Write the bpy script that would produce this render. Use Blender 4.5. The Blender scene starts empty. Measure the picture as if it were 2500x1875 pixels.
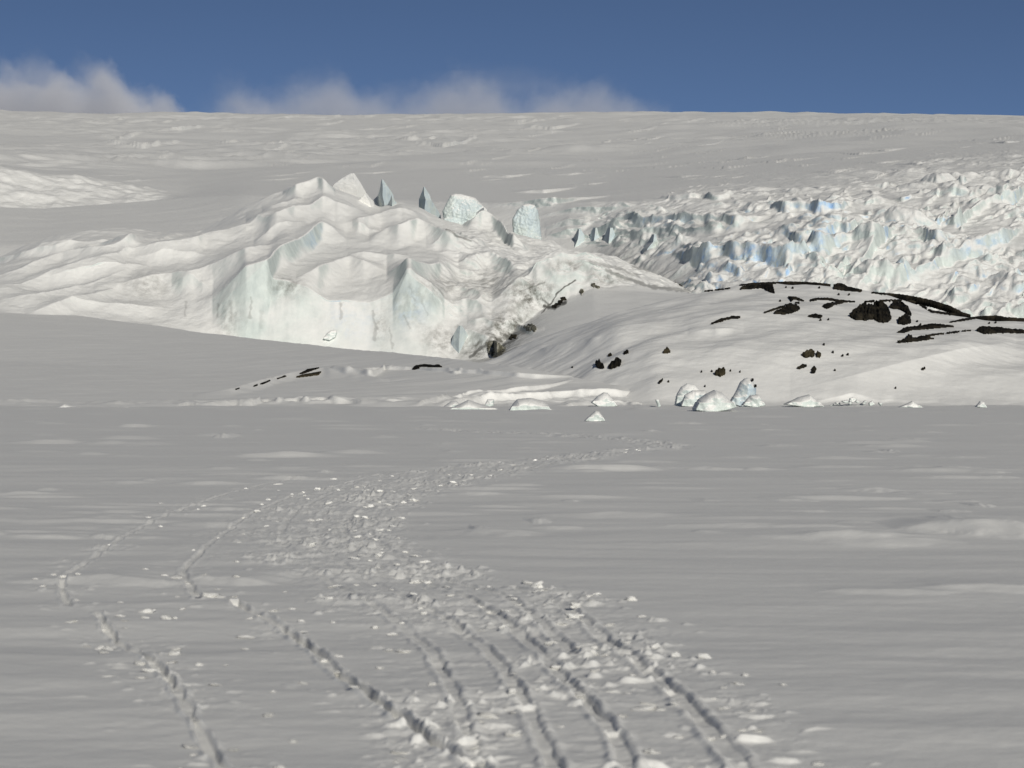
import bpy, math, random
import numpy as np
from mathutils import Vector

# ------------------------------------------------------------------ camera, sky, sun
H, F, CX, CY = 1.7, 5900.0, 1250.0, 937.5          # eye height (m), focal length and centre in photo pixels
sc = bpy.context.scene
COL = sc.collection
cam_d = bpy.data.cameras.new('camera')
cam = bpy.data.objects.new('camera', cam_d); COL.objects.link(cam)
cam.location = (0, 0, H); cam.rotation_euler = (math.radians(90), 0, 0)
cam_d.sensor_width = 36.0; cam_d.lens = 36.0 * F / 2500.0
cam_d.clip_start = 0.1; cam_d.clip_end = 30000
cam_d.dof.use_dof = True; cam_d.dof.focus_distance = 320.0; cam_d.dof.aperture_fstop = 5.6
sc.camera = cam

SUN_EL, SUN_AZ = math.radians(20), math.radians(165)   # azimuth clockwise from +Y: behind the camera, to its right
w = bpy.data.worlds.new('World'); sc.world = w; w.use_nodes = True
wn = w.node_tree.nodes; wl = w.node_tree.links
sky = wn.new('ShaderNodeTexSky'); sky.sky_type = 'NISHITA'; sky.sun_disc = False
sky.sun_elevation = SUN_EL; sky.sun_rotation = SUN_AZ
sky.altitude = 6000; sky.air_density = 0.57; sky.dust_density = 0.5; sky.ozone_density = 1.3
wn['Background'].inputs['Strength'].default_value = 0.05
wl.new(sky.outputs['Color'], wn['Background'].inputs['Color'])
sun_d = bpy.data.lights.new('sun', 'SUN'); sun = bpy.data.objects.new('sun', sun_d); COL.objects.link(sun)
sun_d.energy = 3.2; sun_d.angle = math.radians(0.53); sun_d.color = (1.0, 0.955, 0.86)
sv = Vector((math.sin(SUN_AZ) * math.cos(SUN_EL), math.cos(SUN_AZ) * math.cos(SUN_EL), math.sin(SUN_EL)))
sun.rotation_euler = (-sv).to_track_quat('-Z', 'Y').to_euler()
sc.view_settings.view_transform = 'Standard'; sc.view_settings.look = 'None'
sc.view_settings.exposure = 0.04; sc.view_settings.gamma = 1.0
sc.cycles.max_bounces = 6; sc.cycles.volume_bounces = 2

# ------------------------------------------------------------------ numpy noise
def _hash(ix, iy, seed):
    h = (ix.astype(np.int64) * 374761393 + iy.astype(np.int64) * 668265263 + seed * 974634777) & 0xFFFFFFFF
    h = ((h ^ (h >> 13)) * 1274126177) & 0xFFFFFFFF
    return (h ^ (h >> 16)) & 0xFFFFFFFF

def perlin(x, y, seed=0):
    ix = np.floor(x); iy = np.floor(y); fx = x - ix; fy = y - iy
    ux = fx * fx * fx * (fx * (fx * 6 - 15) + 10); uy = fy * fy * fy * (fy * (fy * 6 - 15) + 10)
    def g(dx, dy):
        a = _hash(ix + dx, iy + dy, seed) * (2 * math.pi / 4294967296.0)
        return np.cos(a) * (fx - dx) + np.sin(a) * (fy - dy)
    a = g(0, 0); b = g(1, 0); c = g(0, 1); d = g(1, 1)
    return ((a + (b - a) * ux) * (1 - uy) + (c + (d - c) * ux) * uy) * 1.5

def fbm(x, y, seed=0, octs=4, gain=0.5):
    s = 0; a = 1.0
    for o in range(octs):
        s = s + a * perlin(x * 2 ** o, y * 2 ** o, seed + o * 17); a *= gain
    return s

def ridged(x, y, seed=0, octs=4, gain=0.5):
    s = 0; a = 1.0
    for o in range(octs):
        s = s + a * (1 - 2.2 * np.abs(perlin(x * 2 ** o, y * 2 ** o, seed + o * 31))); a *= gain
    return s

def voronoi(x, y, seed=0):
    ix = np.floor(x); iy = np.floor(y)
    f1 = np.full(x.shape, 9.0); f2 = np.full(x.shape, 9.0); cx = np.zeros(x.shape); cy = np.zeros(x.shape); cid = np.zeros(x.shape)
    for dx in (-1, 0, 1):
        for dy in (-1, 0, 1):
            h = _hash(ix + dx, iy + dy, seed); h2 = _hash(ix + dx, iy + dy, seed + 5)
            px = ix + dx + (h / 4294967296.0); py = iy + dy + (h2 / 4294967296.0)
            d = np.hypot(x - px, y - py)
            closer = d < f1
            f2 = np.where(closer, f1, np.minimum(f2, d))
            cx = np.where(closer, x - px, cx); cy = np.where(closer, y - py, cy)
            cid = np.where(closer, (_hash(ix + dx, iy + dy, seed + 9) / 4294967296.0), cid)
            f1 = np.where(closer, d, f1)
    return f1, f2, cx, cy, cid

def sstep(a, b, x):
    t = np.clip((x - a) / (b - a), 0, 1); return t * t * (3 - 2 * t)

def smooth1(a, k):
    if k < 1: return a
    ker = np.hanning(2 * k + 3)[1:-1]; ker /= ker.sum()
    p = np.pad(a, k, mode='edge'); return np.convolve(p, ker, mode='valid')

# ------------------------------------------------------------------ materials
def new_mat(name):
    m = bpy.data.materials.new(name); m.use_nodes = True
    nt = m.node_tree; b = nt.nodes['Principled BSDF']
    return m, nt, b

def N(nt, t, **kw):
    n = nt.nodes.new(t)
    for k, v in kw.items():
        if k in n.inputs: n.inputs[k].default_value = v
        else: setattr(n, k, v)
    return n

def ramp(nt, fac, stops):
    r = nt.nodes.new('ShaderNodeValToRGB'); nt.links.new(fac, r.inputs['Fac'])
    el = r.color_ramp.elements
    while len(el) < len(stops): el.new(0.5)
    for e, (p, c) in zip(el, stops):
        e.position = p; e.color = (c, c, c, 1) if not isinstance(c, tuple) else (*c, 1)
    return r.outputs['Color']

def mixc(nt, fac, a, b):
    m = nt.nodes.new('ShaderNodeMix'); m.data_type = 'RGBA'
    if hasattr(fac, 'is_output'): nt.links.new(fac, m.inputs['Factor'])
    else: m.inputs['Factor'].default_value = fac
    for s, i in ((a, 6), (b, 7)):
        if hasattr(s, 'is_output'): nt.links.new(s, m.inputs[i])
        else: m.inputs[i].default_value = (*s, 1)
    return m.outputs[2]

def noise(nt, scale, detail=4, rough=0.55, vec=None, stretch=None):
    n = N(nt, 'ShaderNodeTexNoise'); n.inputs['Scale'].default_value = scale
    n.inputs['Detail'].default_value = detail; n.inputs['Roughness'].default_value = rough
    if vec is None: vec = N(nt, 'ShaderNodeTexCoord').outputs['Object']
    if stretch:
        mp = N(nt, 'ShaderNodeMapping'); mp.inputs['Scale'].default_value = stretch
        nt.links.new(vec, mp.inputs['Vector']); vec = mp.outputs['Vector']
    nt.links.new(vec, n.inputs['Vector'])
    return n.outputs['Fac']

def bump(nt, b, h, dist, strength=1.0):
    n = N(nt, 'ShaderNodeBump'); n.inputs['Distance'].default_value = dist; n.inputs['Strength'].default_value = strength
    nt.links.new(h, n.inputs['Height']); nt.links.new(n.outputs['Normal'], b.inputs['Normal'])

SNOW = (0.86, 0.855, 0.83)
def snow_mat(name, bscale, bdist, col=SNOW):
    m, nt, b = new_mat(name)
    n = noise(nt, bscale, 6, 0.65)
    nt.links.new(mixc(nt, n, tuple(c * 0.95 for c in col), tuple(min(1, c * 1.05) for c in col)), b.inputs['Base Color'])
    b.inputs['Roughness'].default_value = 0.75; b.inputs['Specular IOR Level'].default_value = 0.15
    bump(nt, b, n, bdist)
    return m

def ice_mat(name, bscale, bdist, snow_lo=0.45, snow_hi=0.8):
    """snow where the surface lies flat, bare ice with meltwater streaks and rock dust where it stands steep"""
    m, nt, b = new_mat(name)
    geo = N(nt, 'ShaderNodeNewGeometry'); sep = N(nt, 'ShaderNodeSeparateXYZ')
    nt.links.new(geo.outputs['Normal'], sep.inputs['Vector'])
    nz = noise(nt, 0.12, 5, 0.6); fine = noise(nt, bscale, 6, 0.65)
    streak = noise(nt, 0.5, 4, 0.6, None, (1.0, 1.0, 0.12))
    add = N(nt, 'ShaderNodeMath', operation='MULTIPLY_ADD'); nt.links.new(nz, add.inputs[0]); add.inputs[1].default_value = 0.5
    nt.links.new(sep.outputs['Z'], add.inputs[2])
    steep = ramp(nt, add.outputs[0], [(snow_lo + .25, 1.0), (snow_hi + .2, 0.0)])
    at = N(nt, 'ShaderNodeAttribute', attribute_name='dirt'); blue = N(nt, 'ShaderNodeAttribute', attribute_name='blue')
    icec = mixc(nt, ramp(nt, streak, [(0.35, 0.0), (0.7, 1.0)]), (0.66, 0.715, 0.685), (0.50, 0.555, 0.54))
    bmask = ramp(nt, noise(nt, 0.35, 5, 0.7, None, (1, 1, 0.6)), [(0.40, 0.0), (0.54, 1.0)])
    bm = N(nt, 'ShaderNodeMath', operation='MULTIPLY'); nt.links.new(blue.outputs['Fac'], bm.inputs[0]); nt.links.new(bmask, bm.inputs[1])
    bluec = mixc(nt, ramp(nt, fine, [(0.35, 0.0), (0.65, 1.0)]), (0.22, 0.42, 0.74), (0.60, 0.74, 0.87))
    icec = mixc(nt, bm.outputs[0], icec, bluec)
    c = mixc(nt, steep, SNOW, icec)
    dn = N(nt, 'ShaderNodeMath', operation='MULTIPLY'); nt.links.new(at.outputs['Fac'], dn.inputs[0])
    nt.links.new(ramp(nt, noise(nt, 0.7, 6, 0.7, None, (1, 1, 0.5)), [(0.38, 0.0), (0.62, 1.0)]), dn.inputs[1])
    c = mixc(nt, dn.outputs[0], c, (0.085, 0.08, 0.062))
    st = N(nt, 'ShaderNodeAttribute', attribute_name='shade_stain'); c = mixc(nt, st.outputs['Fac'], c, (0.06, 0.058, 0.05))  # painted dark of crevices, plus real stains and rubble bands
    nt.links.new(c, b.inputs['Base Color'])
    b.inputs['Roughness'].default_value = 0.6; b.inputs['Specular IOR Level'].default_value = 0.2
    bump(nt, b, fine, bdist)
    return m

def rock_mat(name, c0, c1, scale):
    m, nt, b = new_mat(name)
    n = noise(nt, scale, 7, 0.65); n2 = noise(nt, scale * 5, 5, 0.6)
    nt.links.new(mixc(nt, ramp(nt, n, [(0.45, 0.0), (0.72, 1.0)]), c0, c1), b.inputs['Base Color'])
    b.inputs['Roughness'].default_value = 0.9; b.inputs['Specular IOR Level'].default_value = 0.1
    bump(nt, b, n2, 0.15)
    return m

M_FIELD = snow_mat('field_snow', 9.0, 0.006)
M_FAR = snow_mat('hill_snow', 1.2, 0.03)
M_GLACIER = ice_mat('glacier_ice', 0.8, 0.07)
M_CAP = ice_mat('icefall_ice', 0.6, 0.3)
M_BLOCK = ice_mat('block_ice', 2.5, 0.05, 0.2, 0.5)
M_SERAC = ice_mat('serac_ice', 0.6, 0.06)
M_CLOD = snow_mat('clod_snow', 30.0, 0.006, (0.88, 0.875, 0.85))
M_ROCK = rock_mat('black_rock', (0.009, 0.0085, 0.007), (0.045, 0.038, 0.026), 0.9)
M_BROWN = rock_mat('brown_rock', (0.035, 0.03, 0.018), (0.09, 0.075, 0.045), 1.4)
M_DIRTY = rock_mat('dusty_rock', (0.10, 0.095, 0.07), (0.50, 0.49, 0.43), 0.8)

# ------------------------------------------------------------------ mesh helpers
def tag(o, label, cat, group=None, kind=None):
    o['label'] = label; o['category'] = cat
    if group: o['group'] = group
    if kind: o['kind'] = kind
    return o

def mesh_obj(name, verts, faces, mat, parent=None, smooth=True):
    me = bpy.data.meshes.new(name)
    verts = np.asarray(verts, np.float32); nv = len(verts)
    me.vertices.add(nv); me.vertices.foreach_set('co', verts.ravel())
    faces = np.asarray(faces, np.int32); nf, k = faces.shape
    me.loops.add(nf * k); me.loops.foreach_set('vertex_index', faces.ravel())
    me.polygons.add(nf); me.polygons.foreach_set('loop_start', np.arange(0, nf * k, k, dtype=np.int32))
    me.polygons.foreach_set('loop_total', np.full(nf, k, np.int32))
    me.polygons.foreach_set('use_smooth', np.full(nf, smooth, bool))
    me.update(calc_edges=True); me.materials.append(mat)
    o = bpy.data.objects.new(name, me); COL.objects.link(o)
    if parent: o.parent = parent
    return o

def attr(o, name, vals):
    a = o.data.attributes.new(name, 'FLOAT', 'POINT'); a.data.foreach_set('value', np.asarray(vals, np.float32).ravel())

def grid_faces(nu, nr):
    i = np.arange((nu - 1) * nr).reshape(nu - 1, nr)[:, :-1].ravel()
    return np.stack([i, i + nr, i + nr + 1, i + 1], 1)

def ucols(lo, hi, step, out_lo, out_hi, nout=40):
    """columns: dense between lo and hi, spreading wider towards the far sides"""
    a = lo - (lo - out_lo) * (np.linspace(1, 0, nout, endpoint=False) ** 2)
    b = hi + (out_hi - hi) * (np.linspace(0, 1, nout + 1)[1:] ** 2)
    return np.concatenate([a, np.arange(lo, hi + step, step), b])

class Terrain:
    ksm = 4; sharp = 1.7
    """a sheet of ground as a fan of profiles running away from the viewpoint; Y distance and Z height per sample"""
    def __init__(s, U, Y, Z):
        s.U, s.Y, s.Z = U, Y, Z.copy(); s.Z0 = Z.copy(); s.mask = 1.0
    @classmethod
    def from_lines(cls, U, lines, rows, ksm=6, rsm=6):
        Ys, Zs = [], []
        L = []
        for pts in lines:
            p = np.array(pts, float)
            v = smooth1(np.interp(U, p[:, 0], p[:, 1]), ksm); y = smooth1(np.interp(U, p[:, 0], p[:, 2]), ksm)
            L.append((y, H + (CY - v) / F * y))
        for (y0, z0), (y1, z1), n in zip(L[:-1], L[1:], rows):
            t = np.linspace(0, 1, n, endpoint=False)[None, :]
            Ys.append(y0[:, None] * (1 - t) + y1[:, None] * t); Zs.append(z0[:, None] * (1 - t) + z1[:, None] * t)
        Ys.append(L[-1][0][:, None]); Zs.append(L[-1][1][:, None])
        Y = np.concatenate(Ys, 1); Z = np.concatenate(Zs, 1)
        if rsm:
            ker = np.hanning(2 * rsm + 3)[1:-1]; ker /= ker.sum()
            def sm(A):
                P = np.pad(A, ((0, 0), (rsm, rsm)), mode='edge'); return sum(ker[i] * P[:, i:i + A.shape[1]] for i in range(len(ker)))
            Y, Z = sm(Y), sm(Z)
        return cls(U, Y, Z)
    @property
    def X(s): return (s.U[:, None] - CX) / F * s.Y
    def vproj(s, Z=None): return CY - ((s.Z if Z is None else Z) - H) * F / s.Y
    def bank(s, pts, A, wf, wb, taper=0.2, rough=0.25, seed=1):
        """a wind-cut edge: rises steeply over wf metres on the near side of the line, sinks back over wb metres behind it"""
        p = np.array(pts, float); u0, u1 = p[0, 0], p[-1, 0]
        idx = np.where((s.U >= u0) & (s.U <= u1))[0]
        if len(idx) < 3: return
        a, b = idx[0], idx[-1] + 1; u = s.U[a:b]
        vc = np.interp(u, p[:, 0], p[:, 1]); t = (u - u0) / (u1 - u0)
        amp = A * np.minimum(1, np.minimum(t, 1 - t) / max(taper, 1e-3)) ** 0.8
        amp = amp * (1 + rough * fbm(u / 70.0, u * 0 + seed * 3.7, seed, 2))
        Y, Z0 = s.Y[a:b], s.Z0[a:b]
        vA = CY - (Z0 + amp[:, None] - H) * F / Y
        hit = vA <= vc[:, None]
        k = np.argmax(hit, 1); ok = hit.any(1)
        if not ok.any(): return
        ii = np.arange(b - a); k0 = np.maximum(k - 1, 0)
        fr_ = np.clip((vA[ii, k0] - vc) / np.maximum(vA[ii, k0] - vA[ii, k], 1e-6), 0, 1); fr_ = np.where(k == 0, 0, fr_)
        Yc = Y[ii, k0] * (1 - fr_) + Y[ii, k] * fr_
        Yc = np.interp(u, u[ok], Yc[ok]); Yc = smooth1(Yc, s.ksm)
        d = Y - Yc[:, None]
        fr = np.clip(1 + d / wf, 0, 1) ** s.sharp; bk = (1 - np.clip(d / wb, 0, 1)) ** 1.6
        s.Z[a:b] += amp[:, None] * np.where(d < 0, fr, bk) * (s.mask[a:b] if hasattr(s.mask, 'shape') else 1.0)
    def commit(s): s.Z0 = s.Z.copy()
    def depth(s, u, v):
        """distance to the first surface met along the sight line through (u, v)"""
        u = np.atleast_1d(np.asarray(u, float)); v = np.atleast_1d(np.asarray(v, float))
        if not hasattr(s, '_V') or s._V is None: s._V = np.minimum.accumulate(s.vproj(), 1)
        ci = np.clip(np.searchsorted(s.U, u), 1, len(s.U) - 1); out = np.zeros(u.shape)
        for n, (c, uu, vv) in enumerate(zip(ci, u, v)):
            f = (uu - s.U[c - 1]) / (s.U[c] - s.U[c - 1]); r = []
            for cc in (c - 1, c):
                V = s._V[cc]; k = int(np.argmax(V <= vv))
                if k == 0: r.append(s.Y[cc, 0 if V[0] <= vv else -1]); continue
                g = (V[k - 1] - vv) / max(V[k - 1] - V[k], 1e-6); r.append(s.Y[cc, k - 1] + g * (s.Y[cc, k] - s.Y[cc, k - 1]))
            out[n] = r[0] * (1 - f) + r[1] * f
        return out
    def height(s, x, y):
        u = CX + x * F / y; c = int(np.clip(np.searchsorted(s.U, u), 0, len(s.U) - 1))
        return float(np.interp(y, s.Y[c], s.Z[c]))
    def build(s, name, mat, label, cat):
        co = np.stack([s.X, s.Y, s.Z], -1).reshape(-1, 3)
        o = mesh_obj(name, co, grid_faces(*s.Y.shape), mat)
        return tag(o, label, cat, None, 'structure')

def P(u, v, Y): return ((u - CX) / F * Y, Y, H + (CY - v) / F * Y)
def flatY(v): return H * F / (v - CY)
rng = np.random.RandomState(7); random.seed(7)

# ------------------------------------------------------------------ snow field with the ski tracks
U = ucols(-60, 2560, 2.6, -6000, 8500)
vr = np.concatenate([np.linspace(4200, 2000, 40, endpoint=False), np.arange(2000, 1250, -1.5), np.arange(1250, 1060, -1.0), np.arange(1060, 979, -0.5)])
yr = np.concatenate([flatY(vr), np.linspace(flatY(979) * 1.02, 420, 30)])
FIELD = Terrain(U, np.repeat(yr[None, :], len(U), 0), np.zeros((len(U), len(yr))))
X, Y = FIELD.X, FIELD.Y
FIELD.Z += 0.035 * fbm(X / 11 + 3, Y / 6.0, 11, 2) + 0.012 * fbm(X / 4.2, Y / 2.2, 21, 2, 0.45) + 0.0095 * fbm(X / 2.6, Y / 0.85, 24, 2, 0.5) * (1 - sstep(35, 80, Y))
wind = ridged(X / 3.6 + 0.4 * perlin(X / 5, Y / 5, 3), Y / 1.9, 41, 3, 0.45)
FIELD.Z += 0.010 * wind * sstep(-0.5, 0.6, fbm(X / 14, Y / 11, 51, 2))
FIELD.Z += 0.0022 * fbm(X / 0.35, Y / 0.22, 61, 3) * (1 - sstep(30, 70, Y))
FIELD.Z += sstep(130, 170, Y) * 0.09 * np.clip(fbm(X / 5.0, Y / 7, 62, 3, .5), -0.1, 1)
FIELD.commit(); FIELD.sharp = 1.15
PATCHES = [  # pixel centre, pixel width, pixel height, slope of the sunward face
    (1480, 1147, 360, 17, .30), (1740, 1146, 170, 8, .25), (1590, 1097, 200, 8, .30), (700, 1115, 320, 15, .28), (860, 1108, 220, 9, .22), (120, 1082, 260, 12, .30), (300, 1071, 200, 9, .28), (520, 1064, 120, 6, .2), (542, 1068, 60, 14, .22),
    (325, 1042, 110, 9, .2), (2100, 1318, 520, 20, .08), (2400, 1300, 420, 34, .15), (2440, 1440, 460, 18, .12), (2180, 1446, 420, 12, .10), (1850, 1146, 120, 7, .2), (2180, 1090, 220, 8, .2), (2050, 1120, 260, 8, .15),
    (250, 1428, 520, 24, .14), (560, 1425, 300, 18, .12), (330, 1275, 380, 10, .2), (120, 1316, 260, 9, .16), (520, 1180, 260, 10, .15), (1180, 1196, 340, 9, .16), (1250, 1186, 200, 7, .2),
    (2050, 1215, 380, 9, .10), (2300, 1150, 300, 8, .12), (1500, 1262, 420, 12, .08), (1650, 1036, 180, 5, .25), (1900, 1062, 200, 5, .25), (2300, 1040, 220, 5, .25), (1100, 1030, 200, 5, .2), (700, 1024, 180, 5, .2), (1590, 1000, 160, 7, .25)]
for i in range(230):
    v = 992 + 330 * rng.rand() ** 1.4
    PATCHES.append((rng.uniform(-50, 2550), v, rng.uniform(60, 420) * (.5 + .5 * (v - 990) / 300), rng.uniform(2.5, 7) * (.7 + 1.2 * (v - 990) / 480), rng.uniform(.06, .20)))
for (u, v, wd, hp, slope) in PATCHES:
    # a low drift lying across the field: a lens of sunward face towards the camera, a long flat lee behind
    Yc = H * F / (v - CY); A = .8 * hp * Yc / F; wf = A / slope; bk = A / .035; xc = (u - CX) / F * Yc; hw = wd / 2 / F * Yc
    c0, c1 = np.searchsorted(U, [u - 1.3 * wd, u + 1.3 * wd]); r0, r1 = np.searchsorted(yr, [Yc - 2 * wf - 1, Yc + 2 * wf + bk + 1])
    XX, YY = FIELD.X[c0:c1, r0:r1], FIELD.Y[c0:c1, r0:r1]
    t = (XX - xc) / hw + .20 * perlin(XX / (hw * .6), YY / (wf * 3 + .2), 9 + int(u)); env = np.clip(1 - t * t, 0, 1) ** 1.4
    d = YY - Yc + .4 * wf * t + .35 * wf * fbm(XX / (hw * .6), YY * 0 + u, 3, 2)
    FIELD.Z[c0:c1, r0:r1] += A * env * np.where(d < 0, np.clip(1 + d / (wf * env + 1e-4), 0, 1), (1 - np.clip(d / bk, 0, 1)) ** 1.3)

def groundline(px):
    a = np.array(px, float); Yg = flatY(a[:, 1]); return np.stack([(a[:, 0] - CX) / F * Yg, Yg], 1)
def catmull(p, n=10):
    p = np.asarray(p, float); q = np.vstack([2 * p[0] - p[1], p, 2 * p[-1] - p[-2]]); out = []
    for i in range(1, len(q) - 2):
        t = np.linspace(0, 1, n, endpoint=False)[:, None]; a, b, c, d = q[i - 1], q[i], q[i + 1], q[i + 2]
        out.append(0.5 * (2 * b + (c - a) * t + (2 * a - 5 * b + 4 * c - d) * t ** 2 + (3 * b - a - 3 * c + d) * t ** 3))
    return np.vstack(out + [p[-1:]])
TRACKS = [  # (pixel trace on the snow, groove width m, depth m)
    ([(600, 1960), (545, 1870), (480, 1770), (420, 1670), (365, 1610), (300, 1570), (262, 1535), (240, 1500)], .10, .055),
    ([(168, 1485), (152, 1440), (160, 1415), (205, 1385), (265, 1340), (340, 1292), (430, 1248), (530, 1212), (640, 1182), (760, 1165)], .11, .05),
    ([(1230, 1930), (1125, 1850), (1010, 1775), (900, 1700), (820, 1640), (760, 1580), (690, 1535), (640, 1510), (572, 1478)], .13, .07),
    ([(485, 1468), (455, 1425), (448, 1400), (475, 1370), (540, 1310), (610, 1255), (700, 1215), (800, 1190), (930, 1160)], .12, .06),
    ([(1220, 1960), (1165, 1860), (1120, 1730), (1070, 1620), (1010, 1550), (905, 1480), (810, 1425), (730, 1370), (690, 1320), (700, 1270), (760, 1225), (880, 1183), (1040, 1155), (1250, 1130), (1480, 1105), (1600, 1094)], .11, .05),
    ([(1400, 1960), (1330, 1820), (1270, 1700), (1200, 1600), (1100, 1520), (960, 1450), (840, 1385), (780, 1330), (770, 1275), (830, 1225), (960, 1180), (1150, 1150), (1400, 1115), (1580, 1094)], .11, .05),
    ([(1560, 1960), (1500, 1800), (1400, 1690), (1330, 1610), (1250, 1530), (1150, 1470), (990, 1400), (880, 1340), (840, 1285), (880, 1235), (1000, 1190), (1200, 1150), (1450, 1108)], .11, .06),
    ([(1400, 1600), (1340, 1540), (1230, 1460), (1060, 1405), (950, 1350), (900, 1295), (930, 1245), (1030, 1198), (1230, 1155), (1500, 1104)], .12, .06),
    ([(1860, 1960), (1790, 1850), (1690, 1740), (1600, 1660), (1480, 1560), (1370, 1480), (1250, 1435)], .13, .06),
    ([(1600, 1094), (1640, 1088), (1560, 1076), (1400, 1065), (1200, 1055), (1000, 1045)], .14, .05),
    ([(1560, 1098), (1600, 1085), (1480, 1070), (1300, 1058), (1100, 1050)], .14, .05),
]
Vg = FIELD.vproj(np.zeros_like(FIELD.Z))
band = np.full(FIELD.Z.shape, 9.0); bundle = band.copy(); groove = np.zeros_like(FIELD.Z)
TL = []
for ti, (px, wd, dp) in enumerate(TRACKS):
    line = catmull(groundline(px), 8); TL.append(line)
    best = np.full(FIELD.Z.shape, 9.0); single = ti in (0, 1, 2, 3)
    for a, b in zip(line[:-1], line[1:]):
        y0, y1 = min(a[1], b[1]) - 1.2, max(a[1], b[1]) + 1.2
        r0, r1 = np.searchsorted(yr, y0), np.searchsorted(yr, y1)
        if r1 <= r0: continue
        ym = max(a[1], b[1]); x0, x1 = min(a[0], b[0]) - 1.2, max(a[0], b[0]) + 1.2
        c0 = np.searchsorted(U, CX + min(x0 * F / max(y0, 2), x0 * F / y1)); c1 = np.searchsorted(U, CX + max(x1 * F / max(y0, 2), x1 * F / y1))
        if c1 <= c0: continue
        xs, ys = X[c0:c1, r0:r1], Y[c0:c1, r0:r1]
        ab = b - a; L2 = ab @ ab + 1e-9
        t = np.clip(((xs - a[0]) * ab[0] + (ys - a[1]) * ab[1]) / L2, 0, 1)
        d = np.hypot(xs - a[0] - t * ab[0], ys - a[1] - t * ab[1])
        best[c0:c1, r0:r1] = np.minimum(best[c0:c1, r0:r1], d)
    m = best < 1.2
    jit = 0.85 + 0.95 * fbm(X[m] / 1.1, Y[m] / 1.3, 90 + ti, 2)
    dd = best[m] + 0.022 * perlin(X[m] / 0.25, Y[m] / 0.4, 70 + ti)
    hw = wd / 2 * (0.55 if single else 0.7)
    g = -dp * (0.60 if single else 0.34) * np.clip(jit, 0.4 if single else 0.15, 2.0) * (1 - sstep(hw * 0.75, hw * 1.15, dd)) + 0.2 * dp * np.exp(-((dd - hw * 1.6) / (hw * 0.5)) ** 2) * (1 + 1.2 * perlin(X[m] / 0.2, Y[m] / 0.25, 33 + ti))
    groove[m] += g * (1 - .62 * sstep(16, 24, Y[m]))
    band = np.minimum(band, best)
    if not single: bundle = np.minimum(bundle, best)
groove = np.clip(groove, -0.10, 0.05)
# churned snow between the parallel tracks
near = np.maximum(1 - sstep(0.22, 0.62, bundle + 0.12 * perlin(X / 0.7, Y / 0.8, 5)), 0.35 * (1 - sstep(0.15, 0.5, band)))
churn = 0.010 * fbm(X / 0.22, Y / 0.26, 77, 4, 0.6) + 0.012 * np.abs(perlin(X / 0.40, Y / 0.36, 78))
lumps = sstep(0.42, 0.75, perlin(X / 0.13, Y / 0.15, 79)) * 0.034 + sstep(0.5, 0.8, perlin(X / 0.07, Y / 0.09, 83)) * 0.018
dens = sstep(-0.25, 0.5, fbm(X / 1.3, Y / 1.5, 80, 2))
lumps2 = sstep(0.45, 0.75, perlin(X / 0.19, Y / 0.15, 85)) * 0.032 * np.maximum(1 - sstep(0.35, 0.95, bundle), .35 * (1 - sstep(0.3, 0.8, band))) * sstep(0.0, 0.5, fbm(X / .9, Y / .8, 86, 2))
FIELD.Z += lumps2 + groove + near * (churn * (0.45 + 0.75 * dens) * (1 + 1.2 * sstep(15, 26, Y)) + lumps * dens * (1 + .5 * sstep(15, 26, Y)))
far_rough = (1 - sstep(0.3, 1.1, band)) * sstep(35, 70, Y)
FIELD.Z += far_rough * 0.05 * fbm(X / 0.6, Y / 0.9, 81, 3)

def split_field():
    nu, nr = FIELD.Z.shape
    co = np.stack([FIELD.X, FIELD.Y, FIELD.Z], -1).reshape(-1, 3); fc = grid_faces(nu, nr)
    fm = (band < 0.62).ravel()[fc].all(1)
    # normals of the whole sheet, so that the two pieces meet without a seam
    p = co.reshape(nu, nr, 3); du = np.gradient(p, axis=0); dv = np.gradient(p, axis=1)
    nn = np.cross(du, dv); nn /= np.linalg.norm(nn, axis=-1, keepdims=True) + 1e-12; nn = nn.reshape(-1, 3)
    for sel, name, lab, cat in ((~fm, 'snow_field', 'wide flat wind-rippled grey snow field filling the foreground', 'snow field'),
                                (fm, 'ski_track', 'churned ski tracks curving across the flat snow field', 'ski track')):
        f = fc[sel]; used = np.unique(f); rm = np.full(len(co), -1, np.int64); rm[used] = np.arange(len(used))
        o = mesh_obj(name, co[used], rm[f], M_FIELD); tag(o, lab, cat, None, 'structure')
        o.data.normals_split_custom_set_from_vertices(nn[used].astype(np.float32))
split_field()

# ------------------------------------------------------------------ the smooth snow hill on the left
U = ucols(-60, 1750, 2.6, -5000, 2300, 30)
HILL = Terrain.from_lines(U, [
    [(-6000, 1000, 178), (0, 1000, 178), (900, 1000, 178), (1500, 1000, 182), (1650, 1010, 186), (2300, 1050, 186)],
    [(-6000, 985, 187), (0, 985, 187), (500, 988, 187), (900, 982, 187), (1300, 984, 188), (1560, 990, 189), (1650, 1010, 189), (2300, 1060, 189)],
    [(-6000, 880, 300), (0, 880, 300), (500, 905, 265), (800, 925, 230), (1000, 935, 212), (1250, 950, 198), (1450, 965, 194), (1560, 985, 192), (1650, 1010, 192), (2300, 1060, 192)],
    [(-6000, 500, 520), (-1000, 640, 520), (0, 742, 470), (300, 784, 415), (600, 824, 350), (900, 855, 285), (1100, 874, 240), (1250, 893, 217), (1400, 920, 205), (1520, 944, 200), (1600, 965, 196), (1660, 1010, 195), (2300, 1060, 195)],
    [(-6000, 620, 620), (-1000, 760, 620), (0, 850, 560), (600, 930, 430), (1100, 950, 270), (1300, 970, 235), (1500, 990, 215), (1660, 1030, 205), (2300, 1070, 205)],
], [10, 120, 150, 40], 8, 4)
X, Y = HILL.X, HILL.Y
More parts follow.
